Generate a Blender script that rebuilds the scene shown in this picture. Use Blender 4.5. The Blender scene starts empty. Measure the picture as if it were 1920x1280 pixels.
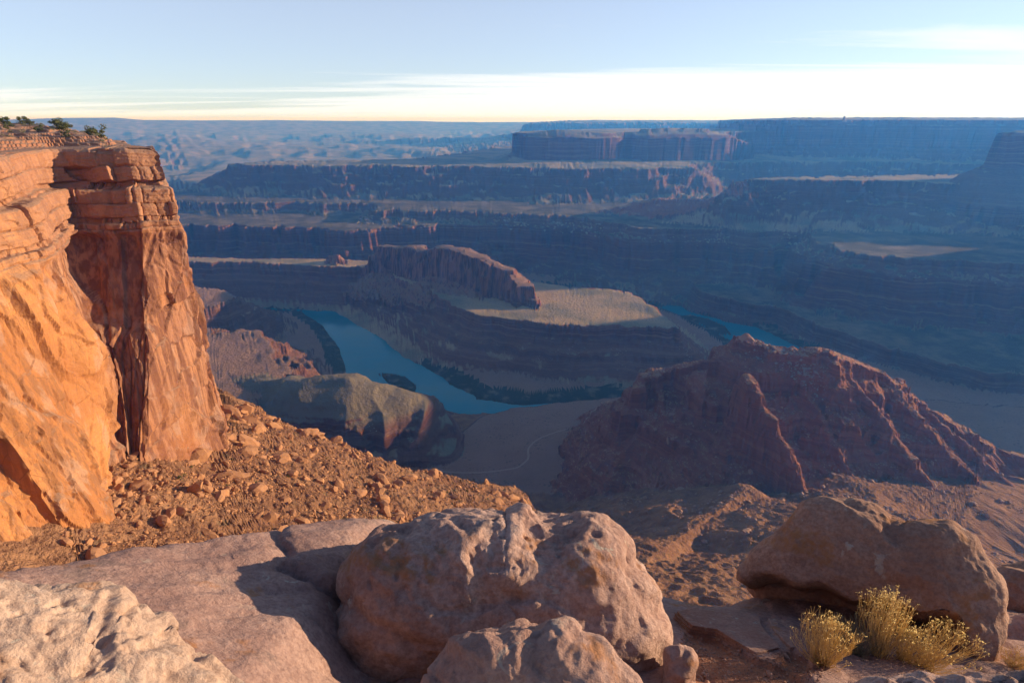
import bpy, math, random
import numpy as np
from mathutils import Vector, Matrix

SC = bpy.context.scene
COL = SC.collection
R = math.radians
rng = random.Random(7)
NR = np.random.RandomState(11)
F4 = np.float32

# ------------------------------------------------------------------ camera
cam = bpy.data.cameras.new('camera')
cam.sensor_width = 36.0
cam.lens = 20.006
cam.clip_start = 0.05
cam.clip_end = 200000.0
cam_ob = bpy.data.objects.new('camera', cam)
COL.objects.link(cam_ob)
cam_ob.location = (0, 0, 0)
cam_ob.rotation_euler = (R(90 - 21.253), 0, 0)
SC.camera = cam_ob

# ------------------------------------------------------------------ sky, sun, exposure
SUN_AZ = 76.0      # degrees to the right of the view direction (+Y)
SUN_EL = 9.4
world = bpy.data.worlds.new('World')
SC.world = world
world.use_nodes = True
def build_world():
    nt = world.node_tree
    for n in list(nt.nodes): nt.nodes.remove(n)
    N = lambda t, **k: _node(nt, t, **k)
    out = N('ShaderNodeOutputWorld'); bg = N('ShaderNodeBackground')
    nt.links.new(bg.outputs[0], out.inputs[0])
    sky = N('ShaderNodeTexSky'); sky.sky_type = 'NISHITA'; sky.sun_disc = False
    sky.sun_elevation = R(SUN_EL); sky.sun_rotation = R(SUN_AZ)
    sky.altitude = 1800; sky.air_density = 1.0; sky.dust_density = 0.5; sky.ozone_density = 3.0
    bg.inputs[1].default_value = 0.13
    tc = N('ShaderNodeTexCoord')
    sep = N('ShaderNodeSeparateXYZ'); nt.links.new(tc.outputs['Generated'], sep.inputs[0])
    # thin cirrus sheets: a flat layer overhead, projected on the direction
    zc = N('ShaderNodeMath', operation='MAXIMUM'); nt.links.new(sep.outputs[2], zc.inputs[0]); zc.inputs[1].default_value = 0.0
    zo = N('ShaderNodeMath', operation='ADD'); nt.links.new(zc.outputs[0], zo.inputs[0]); zo.inputs[1].default_value = 0.035
    dv = N('ShaderNodeVectorMath', operation='DIVIDE'); nt.links.new(tc.outputs['Generated'], dv.inputs[0])
    cmb = N('ShaderNodeCombineXYZ')
    for i in range(3): nt.links.new(zo.outputs[0], cmb.inputs[i])
    nt.links.new(cmb.outputs[0], dv.inputs[1])
    def noise(scale, rot, loc, det, ro, dist):
        mp = N('ShaderNodeMapping'); nt.links.new(dv.outputs[0], mp.inputs[0])
        mp.inputs['Rotation'].default_value = (0, 0, R(rot)); mp.inputs['Scale'].default_value = (*scale, 0.0); mp.inputs['Location'].default_value = (*loc, 0)
        n = N('ShaderNodeTexNoise'); nt.links.new(mp.outputs[0], n.inputs[0])
        n.inputs['Scale'].default_value = 1.0; n.inputs['Detail'].default_value = det; n.inputs['Roughness'].default_value = ro; n.inputs['Distortion'].default_value = dist
        return n.outputs[0]
    def mth(op, a, b):
        n = N('ShaderNodeMath', operation=op)
        for i, x in enumerate((a, b)):
            if isinstance(x, (int, float)): n.inputs[i].default_value = x
            else: nt.links.new(x, n.inputs[i])
        return n.outputs[0]
    def mr(v, a, b, c, d):
        n = N('ShaderNodeMapRange'); nt.links.new(v, n.inputs[0]); n.interpolation_type = 'SMOOTHSTEP'
        for i, x in enumerate((a, b, c, d)): n.inputs[i + 1].default_value = x
        return n.outputs[0]
    dt = N('ShaderNodeVectorMath', operation='DOT_PRODUCT'); nt.links.new(tc.outputs['Generated'], dt.inputs[0])
    dt.inputs[1].default_value = (math.sin(R(SUN_AZ)), math.cos(R(SUN_AZ)), 0)
    sunward = dt.outputs['Value']
    # a low sheet of stratus that thickens and climbs towards the sun, its edge torn into streaks
    streaks = noise((0.11, 0.42), -10, (1.3, 0.4), 6, 0.6, 0.4)
    edge = mth('ADD', mr(sunward, -0.4, 1.0, 0.050, 0.120), mth('MULTIPLY', mth('SUBTRACT', streaks, 0.5), 0.20))
    sheet = mr(mth('SUBTRACT', edge, zc.outputs[0]), -0.022, 0.05, 0.0, 0.92)
    # sparse cirrus wisps higher up
    wisp = mth('MULTIPLY', mr(noise((0.10, 0.85), -24, (7.7, 2.1), 8, 0.66, 1.2), 0.50, 0.72, 0.0, 0.85), mr(noise((0.10, 0.16), 10, (2.2, 5.0), 2, 0.5, 0.0), 0.42, 0.58, 0.0, 1.0))
    cover = mth('MAXIMUM', mth('MAXIMUM', sheet, wisp), mr(zc.outputs[0], 0.12, 0.45, 0.36, 0.02))       # a thin veil of ice cloud, deepest low down
    tint = N('ShaderNodeMix', data_type='RGBA'); tint.blend_type = 'MULTIPLY'; tint.inputs[0].default_value = 1.0
    nt.links.new(sky.outputs[0], tint.inputs[6]); tint.inputs[7].default_value = (0.95, 0.96, 1.09, 1)
    mx = N('ShaderNodeMix', data_type='RGBA')
    nt.links.new(cover, mx.inputs[0]); nt.links.new(tint.outputs[2], mx.inputs[6])
    mx.inputs[7].default_value = (5.6, 5.6, 5.6, 1)
    nt.links.new(mx.outputs[2], bg.inputs[0])
def _node(nt, t, **k):
    n = nt.nodes.new(t)
    for a, v in k.items(): setattr(n, a, v)
    return n
build_world()

sun = bpy.data.lights.new('sun', 'SUN')
sun.energy = 5.0
sun.angle = R(0.53)
sun.color = (1.0, 0.79, 0.55)
sun_ob = bpy.data.objects.new('sun', sun)
COL.objects.link(sun_ob)
SDIR = Vector((math.cos(R(SUN_EL)) * math.sin(R(SUN_AZ)), math.cos(R(SUN_EL)) * math.cos(R(SUN_AZ)), math.sin(R(SUN_EL))))
sun_ob.rotation_euler = SDIR.to_track_quat('Z', 'Y').to_euler()

SC.view_settings.view_transform = 'Standard'
SC.view_settings.look = 'None'
SC.view_settings.gamma = 1
SC.view_settings.exposure = 0.62
SC.render.engine = 'CYCLES'
cy = SC.cycles
cy.use_denoising = True
try: cy.denoiser = 'OPENIMAGEDENOISE'
except Exception: pass
cy.max_bounces = 6; cy.diffuse_bounces = 3; cy.glossy_bounces = 2; cy.transmission_bounces = 4
cy.volume_bounces = 0; cy.transparent_max_bounces = 6
cy.caustics_reflective = False; cy.caustics_refractive = False
cy.sample_clamp_indirect = 4.0

# ------------------------------------------------------------------ numpy noise
_P = NR.permutation(4096).astype(np.int32)
_G = NR.uniform(0, 2 * np.pi, 4096)
_GX = np.cos(_G).astype(F4); _GY = np.sin(_G).astype(F4)
_G3 = NR.normal(size=(4096, 3)); _G3 = (_G3 / np.linalg.norm(_G3, axis=1)[:, None]).astype(F4)
def _h2(i, j, s): return _P[(_P[(i + s * 131) & 4095] + j) & 4095]
def perlin2(x, y, s=0):
    x = np.asarray(x, np.float64); y = np.asarray(y, np.float64)
    xi = np.floor(x); yi = np.floor(y)
    xf = (x - xi).astype(F4); yf = (y - yi).astype(F4)
    xi = xi.astype(np.int32); yi = yi.astype(np.int32)
    u = xf * xf * xf * (xf * (xf * 6 - 15) + 10); v = yf * yf * yf * (yf * (yf * 6 - 15) + 10)
    def g(i, j, a, b):
        h = _h2(i, j, s); return _GX[h] * a + _GY[h] * b
    n00 = g(xi, yi, xf, yf); n10 = g(xi + 1, yi, xf - 1, yf)
    n01 = g(xi, yi + 1, xf, yf - 1); n11 = g(xi + 1, yi + 1, xf - 1, yf - 1)
    a = n00 + u * (n10 - n00); b = n01 + u * (n11 - n01)
    return (a + v * (b - a)) * 1.41
def fbm2(x, y, o=4, s=0, gain=0.5):
    r = 0; a = 1.0; f = 1.0
    for k in range(o):
        r = r + a * perlin2(x * f + 17.3 * k, y * f - 9.1 * k, s + k); a *= gain; f *= 2.03
    return r
def billow2(x, y, o=3, s=0, gain=0.5):
    r = 0; a = 1.0; f = 1.0; t = 0
    for k in range(o):
        r = r + a * np.abs(perlin2(x * f + 5.7 * k, y * f + 3.1 * k, s + k)); t += a; a *= gain; f *= 2.1
    return r
def perlin3(x, y, z, s=0):
    x = np.asarray(x, np.float64); y = np.asarray(y, np.float64); z = np.asarray(z, np.float64)
    xi = np.floor(x); yi = np.floor(y); zi = np.floor(z)
    xf = (x - xi).astype(F4); yf = (y - yi).astype(F4); zf = (z - zi).astype(F4)
    xi = xi.astype(np.int32); yi = yi.astype(np.int32); zi = zi.astype(np.int32)
    w = lambda t: t * t * t * (t * (t * 6 - 15) + 10)
    u, v, q = w(xf), w(yf), w(zf)
    def g(i, j, k, a, b, c):
        h = _P[(_h2(i, j, s) + k) & 4095]; G = _G3[h]
        return G[..., 0] * a + G[..., 1] * b + G[..., 2] * c
    def lay(dz):
        k = zi + dz; c = zf - dz
        a0 = g(xi, yi, k, xf, yf, c); a1 = g(xi + 1, yi, k, xf - 1, yf, c)
        b0 = g(xi, yi + 1, k, xf, yf - 1, c); b1 = g(xi + 1, yi + 1, k, xf - 1, yf - 1, c)
        a = a0 + u * (a1 - a0); b = b0 + u * (b1 - b0); return a + v * (b - a)
    l0 = lay(0); l1 = lay(1)
    return (l0 + q * (l1 - l0)) * 1.5
def fbm3(p, sc, o=4, s=0, gain=0.5):
    r = 0; a = 1.0; f = sc
    for k in range(o):
        r = r + a * perlin3(p[..., 0] * f + 3.3 * k, p[..., 1] * f + 7.7 * k, p[..., 2] * f, s + k); a *= gain; f *= 2.07
    return r
def billow3(p, sc, o=3, s=0, gain=0.5):
    r = 0; a = 1.0; f = sc
    for k in range(o):
        r = r + a * np.abs(perlin3(p[..., 0] * f + 3.3 * k, p[..., 1] * f + 7.7 * k, p[..., 2] * f, s + k)); a *= gain; f *= 2.07
    return r
def smooth(a, b, x):
    t = np.clip((x - a) / (b - a), 0, 1); return t * t * (3 - 2 * t)

# ------------------------------------------------------------------ mesh helpers
def mesh_np(name, verts, quads=None, tris=None, smooth_shade=False, attrs=None):
    me = bpy.data.meshes.new(name)
    verts = np.ascontiguousarray(verts, dtype=F4).reshape(-1, 3)
    me.vertices.add(len(verts)); me.vertices.foreach_set('co', verts.ravel())
    loops = []; tot = []
    if quads is not None and len(quads): loops.append(np.asarray(quads, np.int32).reshape(-1)); tot.append(np.full(len(quads), 4, np.int32))
    if tris is not None and len(tris): loops.append(np.asarray(tris, np.int32).reshape(-1)); tot.append(np.full(len(tris), 3, np.int32))
    lv = np.concatenate(loops); tt = np.concatenate(tot); st = np.concatenate([[0], np.cumsum(tt)[:-1]]).astype(np.int32)
    me.loops.add(len(lv)); me.loops.foreach_set('vertex_index', lv)
    me.polygons.add(len(tt)); me.polygons.foreach_set('loop_start', st); me.polygons.foreach_set('loop_total', tt)
    me.polygons.foreach_set('use_smooth', np.full(len(tt), smooth_shade, bool))
    if attrs:
        for k, v in attrs.items():
            at = me.attributes.new(k, 'FLOAT', 'POINT'); at.data.foreach_set('value', np.ascontiguousarray(v, dtype=F4).ravel())
    me.update(calc_edges=True)
    return me
def grid_quads(nr, nc, wrap=False):
    i = np.arange(nr - 1)[:, None]; j = np.arange(nc if wrap else nc - 1)[None, :]
    j2 = (j + 1) % nc
    a = i * nc + j; b = i * nc + j2; c = (i + 1) * nc + j2; d = (i + 1) * nc + j
    return np.stack([a, b, c, d], -1).reshape(-1, 4)
def link(name, me, mat=None, parent=None, loc=None):
    o = bpy.data.objects.new(name, me); COL.objects.link(o)
    if mat is not None and me is not None and len(me.materials) == 0: me.materials.append(mat)
    if parent is not None: o.parent = parent
    if loc is not None: o.location = loc
    return o
def struct(o): o['kind'] = 'structure'; return o
def tag(o, label, cat, group=None, kind=None):
    o['label'] = label; o['category'] = cat
    if group: o['group'] = group
    if kind: o['kind'] = kind
    return o

# ------------------------------------------------------------------ material helpers
class MT:
    def __init__(self, name, rough=0.9, spec=0.25):
        self.m = bpy.data.materials.new(name); self.m.use_nodes = True
        self.nt = self.m.node_tree; self.b = self.nt.nodes['Principled BSDF']
        self.b.inputs['Roughness'].default_value = rough
        self.b.inputs['Specular IOR Level'].default_value = spec
        self.pos = self.N('ShaderNodeNewGeometry')
    def N(self, t, **k): return _node(self.nt, t, **k)
    def L(self, a, b): self.nt.links.new(a, b)
    def P(self): return self.pos.outputs['Position']
    def obj(self): return self.N('ShaderNodeTexCoord').outputs['Object']
    def mapv(self, v, sc=(1, 1, 1), rot=(0, 0, 0), loc=(0, 0, 0)):
        n = self.N('ShaderNodeMapping'); self.L(v, n.inputs[0])
        n.inputs['Scale'].default_value = sc; n.inputs['Rotation'].default_value = rot; n.inputs['Location'].default_value = loc
        return n.outputs[0]
    def noise(self, v, sc=1, det=4, ro=0.55, dist=0.0):
        n = self.N('ShaderNodeTexNoise'); self.L(v, n.inputs[0])
        n.inputs['Scale'].default_value = sc; n.inputs['Detail'].default_value = det; n.inputs['Roughness'].default_value = ro; n.inputs['Distortion'].default_value = dist
        return n.outputs[0]
    def voro(self, v, sc=1, feat='F1', out='Distance'):
        n = self.N('ShaderNodeTexVoronoi'); self.L(v, n.inputs[0]); n.feature = feat
        n.inputs['Scale'].default_value = sc; return n.outputs[out]
    def rng(self, v, a, b, c=0.0, d=1.0, sm=True):
        n = self.N('ShaderNodeMapRange'); self.L(v, n.inputs[0])
        if sm: n.interpolation_type = 'SMOOTHSTEP'
        for i, x in enumerate((a, b, c, d)): n.inputs[i + 1].default_value = x
        return n.outputs[0]
    def math(self, op, a, b=None):
        n = self.N('ShaderNodeMath', operation=op)
        for i, x in enumerate((a, b)):
            if x is None: continue
            if isinstance(x, (int, float)): n.inputs[i].default_value = x
            else: self.L(x, n.inputs[i])
        return n.outputs[0]
    def mix(self, f, a, b, blend='MIX'):
        n = self.N('ShaderNodeMix', data_type='RGBA'); n.blend_type = blend
        if isinstance(f, (int, float)): n.inputs[0].default_value = f
        else: self.L(f, n.inputs[0])
        for i, x in ((6, a), (7, b)):
            if isinstance(x, tuple): n.inputs[i].default_value = (*x, 1)
            else: self.L(x, n.inputs[i])
        return n.outputs[2]
    def ramp(self, v, stops):
        n = self.N('ShaderNodeValToRGB'); self.L(v, n.inputs[0])
        cr = n.color_ramp
        while len(cr.elements) < len(stops): cr.elements.new(0.5)
        for e, (p, c) in zip(cr.elements, stops): e.position = p; e.color = (*c, 1)
        return n.outputs[0]
    def bump(self, h, strength=0.5, dist=1.0):
        n = self.N('ShaderNodeBump'); self.L(h, n.inputs['Height']); n.inputs['Strength'].default_value = strength; n.inputs['Distance'].default_value = dist
        self.L(n.outputs[0], self.b.inputs['Normal'])
    def col(self, c):
        if isinstance(c, tuple): self.b.inputs['Base Color'].default_value = (*c, 1)
        else: self.L(c, self.b.inputs['Base Color'])

# ------------------------------------------------------------------ canyon height function
def seg_dist(X, Y, pts):
    """distance to a polyline; returns (dist, interpolated third value)"""
    best = np.full(X.shape, 1e9, F4); val = np.zeros(X.shape, F4)
    for (a, b) in zip(pts[:-1], pts[1:]):
        dx, dy = b[0] - a[0], b[1] - a[1]; l2 = dx * dx + dy * dy + 1e-9
        t = np.clip(((X - a[0]) * dx + (Y - a[1]) * dy) / l2, 0, 1)
        d = np.hypot(X - a[0] - t * dx, Y - a[1] - t * dy)
        if len(a) > 2:
            m = d < best; val = np.where(m, a[2] + t * (b[2] - a[2]), val)
        best = np.minimum(best, d)
    return best.astype(F4), val.astype(F4)
def poly_sd(X, Y, poly):
    d, _ = seg_dist(X, Y, [tuple(p[:2]) for p in poly] + [tuple(poly[0][:2])])
    ins = np.zeros(X.shape, bool); n = len(poly)
    for i in range(n):
        x0, y0 = poly[i][:2]; x1, y1 = poly[(i + 1) % n][:2]
        if y0 == y1: continue
        c = ((y0 > Y) != (y1 > Y)) & (X < (x1 - x0) * (Y - y0) / (y1 - y0) + x0); ins ^= c
    return np.where(ins, -d, d)
def ridge_h(X, Y, pts, drop, w):
    """highest of the crest segments minus a drop by distance"""
    best = np.full(X.shape, -1e5, F4)
    dx_ = [p[0] for p in drop]; dz_ = [p[1] for p in drop]
    for (a, b) in zip(pts[:-1], pts[1:]):
        dx, dy = b[0] - a[0], b[1] - a[1]; l2 = dx * dx + dy * dy + 1e-9
        t = np.clip(((X - a[0]) * dx + (Y - a[1]) * dy) / l2, 0, 1)
        d = np.hypot(X - a[0] - t * dx, Y - a[1] - t * dy)
        z = a[2] + t * (b[2] - a[2]) - np.interp(np.maximum(d + w * np.minimum(d / 12.0, 1), 0), dx_, dz_, right=4000)
        best = np.maximum(best, z)
    return best
RIVER = [(-2600, 2150, 45), (-1600, 2000, 42), (-980, 1900, 36), (-690, 1866, 42), (-525, 1712, 72), (-417, 1532, 78), (-322, 1327, 98), (-225, 1190, 102),
         (-110, 1106, 76), (20, 1094, 52), (200, 1128, 44), (420, 1190, 50), (640, 1330, 55), (735, 1500, 84), (690, 1640, 78), (615, 1790, 58),
         (520, 1925, 42), (330, 2010, 38), (0, 2090, 38), (-400, 2210, 38), (-900, 2290, 38), (-2600, 2380, 38)]
PEN = [(-167, 1544), (-86, 1459), (56, 1402), (123, 1373), (259, 1373), (418, 1353), (408, 1459), (383, 1606), (361, 1690), (218, 1732), (69, 1800), (-200, 1960),
       (-497, 2085), (-700, 2120), (-1188, 2160), (-1900, 2230), (-1900, 2120), (-1400, 2075), (-1188, 2042), (-981, 2055), (-693, 2014), (-497, 1985), (-390, 1850), (-260, 1690)]
PEN_P = [(0, -490), (3, -494), (8, -519), (20, -524), (26, -534), (60, -551), (64, -560), (105, -577), (108, -583), (150, -596), (190, -604), (260, -640)]
BUTTE = [(-519, 2010, -489), (-470, 1985, -440), (-444, 1960, -404), (-321, 1890, -389), (-279, 1840, -394), (-220, 1790, -370), (-164, 1740, -367), (-96, 1690, -378), (-16, 1630, -400), (38, 1580, -434), (58, 1552, -470)]
BUTTE_D = [(0, 0), (24, 3), (30, 30), (36, 42), (44, 90), (62, 104), (110, 130), (150, 160)]
KNOB = [(-668, 2060, -462), (-640, 2060, -459), (-600, 2058, -488)]
KNOB_D = [(0, 0), (8, 2), (16, 26), (60, 45)]
C2 = [(-4500, 2900), (-2400, 2520), (-1404, 2425), (-970, 2405), (-676, 2335), (-560, 2420), (-300, 2440), (60, 2420), (300, 2520), (300, 3000), (-4500, 3200)]
C2_P = [(0, -418), (4, -424), (16, -490), (30, -496), (36, -518), (80, -536), (86, -548), (160, -578), (230, -602), (290, -640)]
CR = [(-4500, 3100), (-2600, 2960), (-1404, 2860), (-970, 2830), (-700, 2760), (-620, 2560), (-303, 2560), (91, 2486), (287, 2400), (430, 2260), (500, 2160), (600, 2180), (760, 2135), (920, 2060),
      (1000, 2130), (1075, 2100), (1050, 1840), (1090, 1700), (1200, 1630), (1420, 1520), (2150, 1260), (4200, 700), (9000, 700), (9000, 6500), (-600, 6500), (-1700, 3500), (-2600, 3300), (-4500, 3300)]
CR_P = [(0, -380), (4, -392), (72, -420), (76, -426), (90, -490), (102, -496), (108, -518), (150, -536), (156, -548), (230, -578), (300, -602), (360, -640)]
B2 = [(638, 1850), (733, 1750), (828, 1685), (868, 1527), (990, 1325), (1100, 1205), (1300, 1170), (2200, 900), (4000, 500), (4000, 1500), (1500, 1900), (900, 2050), (640, 1960)]
B2_P = [(0, -545), (3, -549), (12, -578), (40, -592), (60, -603), (120, -640)]
DR = [(-1640, 3560), (-1480, 3460), (-1100, 3380), (-550, 3300), (0, 3250), (400, 3190), (733, 3150), (950, 3200), (1080, 3560), (1500, 3700), (2300, 3600), (3000, 3300), (5000, 2800), (9000, 2800), (9000, 6500), (-100, 6000), (-600, 3980), (-1400, 3800)]
DR_P = [(0, -241), (4, -254), (90, -289), (94, -298), (180, -330), (184, -338), (270, -366), (330, -380), (420, -392)]
ER = [(20, 3805), (60, 3770), (240, 3755), (594, 3745), (650, 3830), (700, 3850), (924, 3860), (1180, 3900), (1301, 3960), (1500, 4060), (1701, 4200), (2000, 4300), (2000, 6000), (700, 5500), (60, 4300)]
ER_P = [(0, -75), (8, -82), (17, -200), (60, -216), (160, -236), (280, -256), (420, -300)]
E2 = [(880, 3935, -52), (1000, 3950, -47), (1250, 3990, -52), (1420, 4100, -90)]
E2_D = [(0, 0), (45, 3), (55, 16), (160, 32), (220, 60)]
E1 = [(220, 3850, -62), (300, 3860, -55), (520, 3850, -68)]
MR = [(1760, 4330), (2000, 4180), (2349, 4150), (2620, 3960), (2758, 3900), (3300, 3750), (4500, 3300), (6500, 2500), (9000, 2500), (9000, 8000), (2400, 7000)]
MR_P = [(-400, 14), (0, -2), (6, -26), (40, -38), (48, -165), (150, -225), (300, -290), (420, -380)]
FR = [(962, 2500), (1000, 2440), (1198, 2420), (1611, 2370), (1841, 2250), (2000, 2120), (2500, 1950), (3200, 1650), (4200, 1200), (7000, 1200), (7000, 3200), (3000, 2950), (1900, 2700), (1300, 2620), (1050, 2580)]
FR_P = [(0, -234), (3, -248), (60, -282), (63, -292), (120, -318), (123, -328), (190, -352), (250, -368), (330, -381), (380, -400)]
FT = [(1862, 2330), (1868, 2262), (1990, 2232), (2400, 2290), (3400, 2570), (5000, 3050), (5000, 3300), (3200, 2900), (2200, 2560)]  # tower in view; its unseen rear part swung back to let sunlight through
SHADE_MESA = [(2330, 1660), (2450, 1905), (2900, 2010), (3400, 2125), (5000, 2490), (7000, 2700), (7000, 900), (4200, 1000), (3000, 1400), (2500, 1560)]  # unseen mesa added right of the view to cast shade on the benches
FT_P = [(-120, -22), (-6, -48), (0, -58), (8, -165), (50, -190), (110, -232), (200, -300)]
FTAIL = [(962, 2490, -240), (860, 2480, -310), (640, 2520, -312), (560, 2520, -330), (420, 2530, -362), (340, 2540, -385)]
FTAIL_D = [(0, 0), (30, 3), (34, 14), (110, 46), (160, 80)]
R1 = [(200, 815, -392), (215, 835, -380), (244, 850, -377), (317, 820, -346), (353, 800, -306)]
RR = [(353, 800, -306), (402, 782, -315), (451, 774, -309), (544, 780, -345), (581, 775, -366), (614, 760, -392), (669, 745, -424), (719, 730, -450), (800, 715, -470), (900, 705, -490), (1020, 690, -515)]
RR_D = [(0, 0), (12, 2), (16, 16), (45, 32), (49, 52), (90, 74), (95, 98), (150, 128), (156, 146), (230, 195), (330, 270)]
R1_D = [(0, 0), (8, 3), (12, 28), (30, 40), (35, 68), (54, 82), (60, 112), (84, 132), (90, 150), (120, 172), (200, 240)]
SPURS = [[(240, 845, -384), (232, 770, -420), (224, 715, -476), (220, 680, -510)], [(353, 800, -312), (300, 745, -385), (268, 700, -445), (250, 660, -490)], [(405, 780, -322), (425, 700, -372), (440, 640, -418), (452, 600, -445)],
         [(470, 774, -322), (505, 705, -368), (530, 650, -416), (552, 600, -452)], [(540, 778, -348), (580, 712, -392), (622, 655, -442), (660, 610, -480)], [(610, 760, -394), (660, 705, -436), (705, 655, -482)], [(450, 772, -311), (462, 745, -320), (470, 735, -338)]]
SPUR_D = [(0, 0), (5, 2), (9, 16), (30, 30), (35, 46), (70, 74), (76, 90), (130, 135), (190, 200)]
R2 = [(330, 730, -345), (318, 700, -318), (316, 680, -320), (322, 665, -331), (326, 655, -346), (334, 640, -352), (340, 630, -372), (346, 618, -379), (354, 608, -394), (362, 590, -425)]
R2_D = [(0, 0), (6, 2), (10, 16), (13, 22), (19, 84), (44, 104), (110, 150), (200, 215)]
R3 = [(275, 560, -401), (216, 500, -391), (163, 440, -369), (120, 380, -336), (94, 340, -322), (40, 180, -225), (0, 40, -120)]
R3_D = [(0, 0), (10, 3), (100, 64), (200, 140), (300, 230)]
R4 = [(80, 140, -205), (270, 330, -328), (380, 460, -384), (440, 580, -420), (560, 600, -440), (720, 640, -472), (900, 700, -515)]
R4_D = [(0, 0), (50, 9), (160, 55), (300, 120), (460, 230)]
OWN = [(-9, 2), (-4, 5), (3, 5), (9, 3), (30, -14), (220, -130), (1000, -420), (4000, -700), (4000, -4000), (-4000, -4000), (-4000, -300), (-300, -40), (-135, 20), (-60, -12)]
OWN_P = [(-200, -1), (0, -7), (3, -40), (8, -105), (40, -138), (320, -330), (450, -420), (560, -480), (700, -540), (850, -560), (1000, -568), (1050, -578), (1100, -604), (1200, -640)]
LEFT = [(-119, 30), (-120, 90), (-121, 134), (-144, 170), (-138, 182), (-122, 185), (-112, 187), (-124, 199), (-160, 240), (-230, 300), (-520, 400), (-3000, 500), (-3000, -300), (-300, -50)]
LEFT_P = [(-130, 0.3), (-60, 0.0), (-36, -0.8), (-24, -2.0), (-13, -4.2), (-6, -6.6), (-2, -8.6), (0, -14), (3, -60), (6, -300)]
BL = [(-1500, 1500), (-900, 1420), (-756, 1306), (-657, 1287), (-556, 1169), (-470, 1085), (-430, 1010), (-420, 920), (-500, 760), (-420, 560), (-500, 300), (-1500, 300)]
BL_P = [(-300, -470), (0, -482), (3, -486), (8, -501), (50, -524), (54, -536), (105, -566), (110, -574), (150, -590), (180, -604), (240, -640)]
BL2 = [(-1500, 1830), (-1080, 1770), (-901, 1690), (-805, 1600), (-840, 1500), (-960, 1400), (-1500, 1400)]
DOME = [(-560, 1010, -478), (-430, 985, -462), (-380, 962, -451), (-307, 960, -446), (-225, 950, -470), (-176, 925, -502), (-130, 880, -535)]
DOME_D = [(0, 0), (30, 6), (60, 20), (88, 40), (96, 62), (120, 74), (128, 96), (170, 120), (230, 160), (300, 200)]
LOWB = [(640, 980), (900, 1085), (1300, 1010), (1800, 800), (1800, 300), (900, 300), (700, 600)]
LOWB_P = [(0, -556), (4, -562), (10, -580), (40, -596), (60, -604)]
BENCH = [(-60, 1010), (10, 1050), (120, 1075), (260, 1100), (420, 1120), (700, 1000), (700, 600), (0, 700), (-160, 800), (-110, 920)]
BENCH_P = [(-260, -515), (-120, -540), (0, -552), (6, -558), (14, -580), (40, -595), (60, -604)]
ISLES = [[(-347, 1323), (-307, 1320), (-270, 1303), (-230, 1248), (-228, 1183), (-245, 1146), (-266, 1208), (-280, 1245), (-306, 1264)],
         [(560, 1780), (590, 1790), (640, 1745), (668, 1670), (660, 1600), (630, 1600), (600, 1690)]]
APR = [(-175, 30), (-175, 276), (-162, 276), (-110, 246), (-57, 240), (-20, 262), (0, 282), (9, 268), (14, 220), (-6, 160), (-40, 110), (-70, 60), (-90, 30)]
_lz = np.arange(-640.0, -20.0, 4.0)
def _terrace_table():
    r = np.random.RandomState(5); z = -640.0; xs = [z]; ys = [z]
    while z < -20:
        h = r.uniform(7, 17); f = r.uniform(0.5, 0.8)
        xs += [z + h * f, z + h]; ys += [z + h * (1 - f) * 0.8, z + h]; z += h
    return np.array(xs), np.array(ys)
TX, TY = _terrace_table()
NAMES = ['canyon_floor', 'peninsula_bench', 'butte', 'canyon_rim', 'bench', 'mesa', 'ridge', 'talus_slope', 'plateau', 'far_terrain', 'riverbank', 'knoll']
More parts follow.
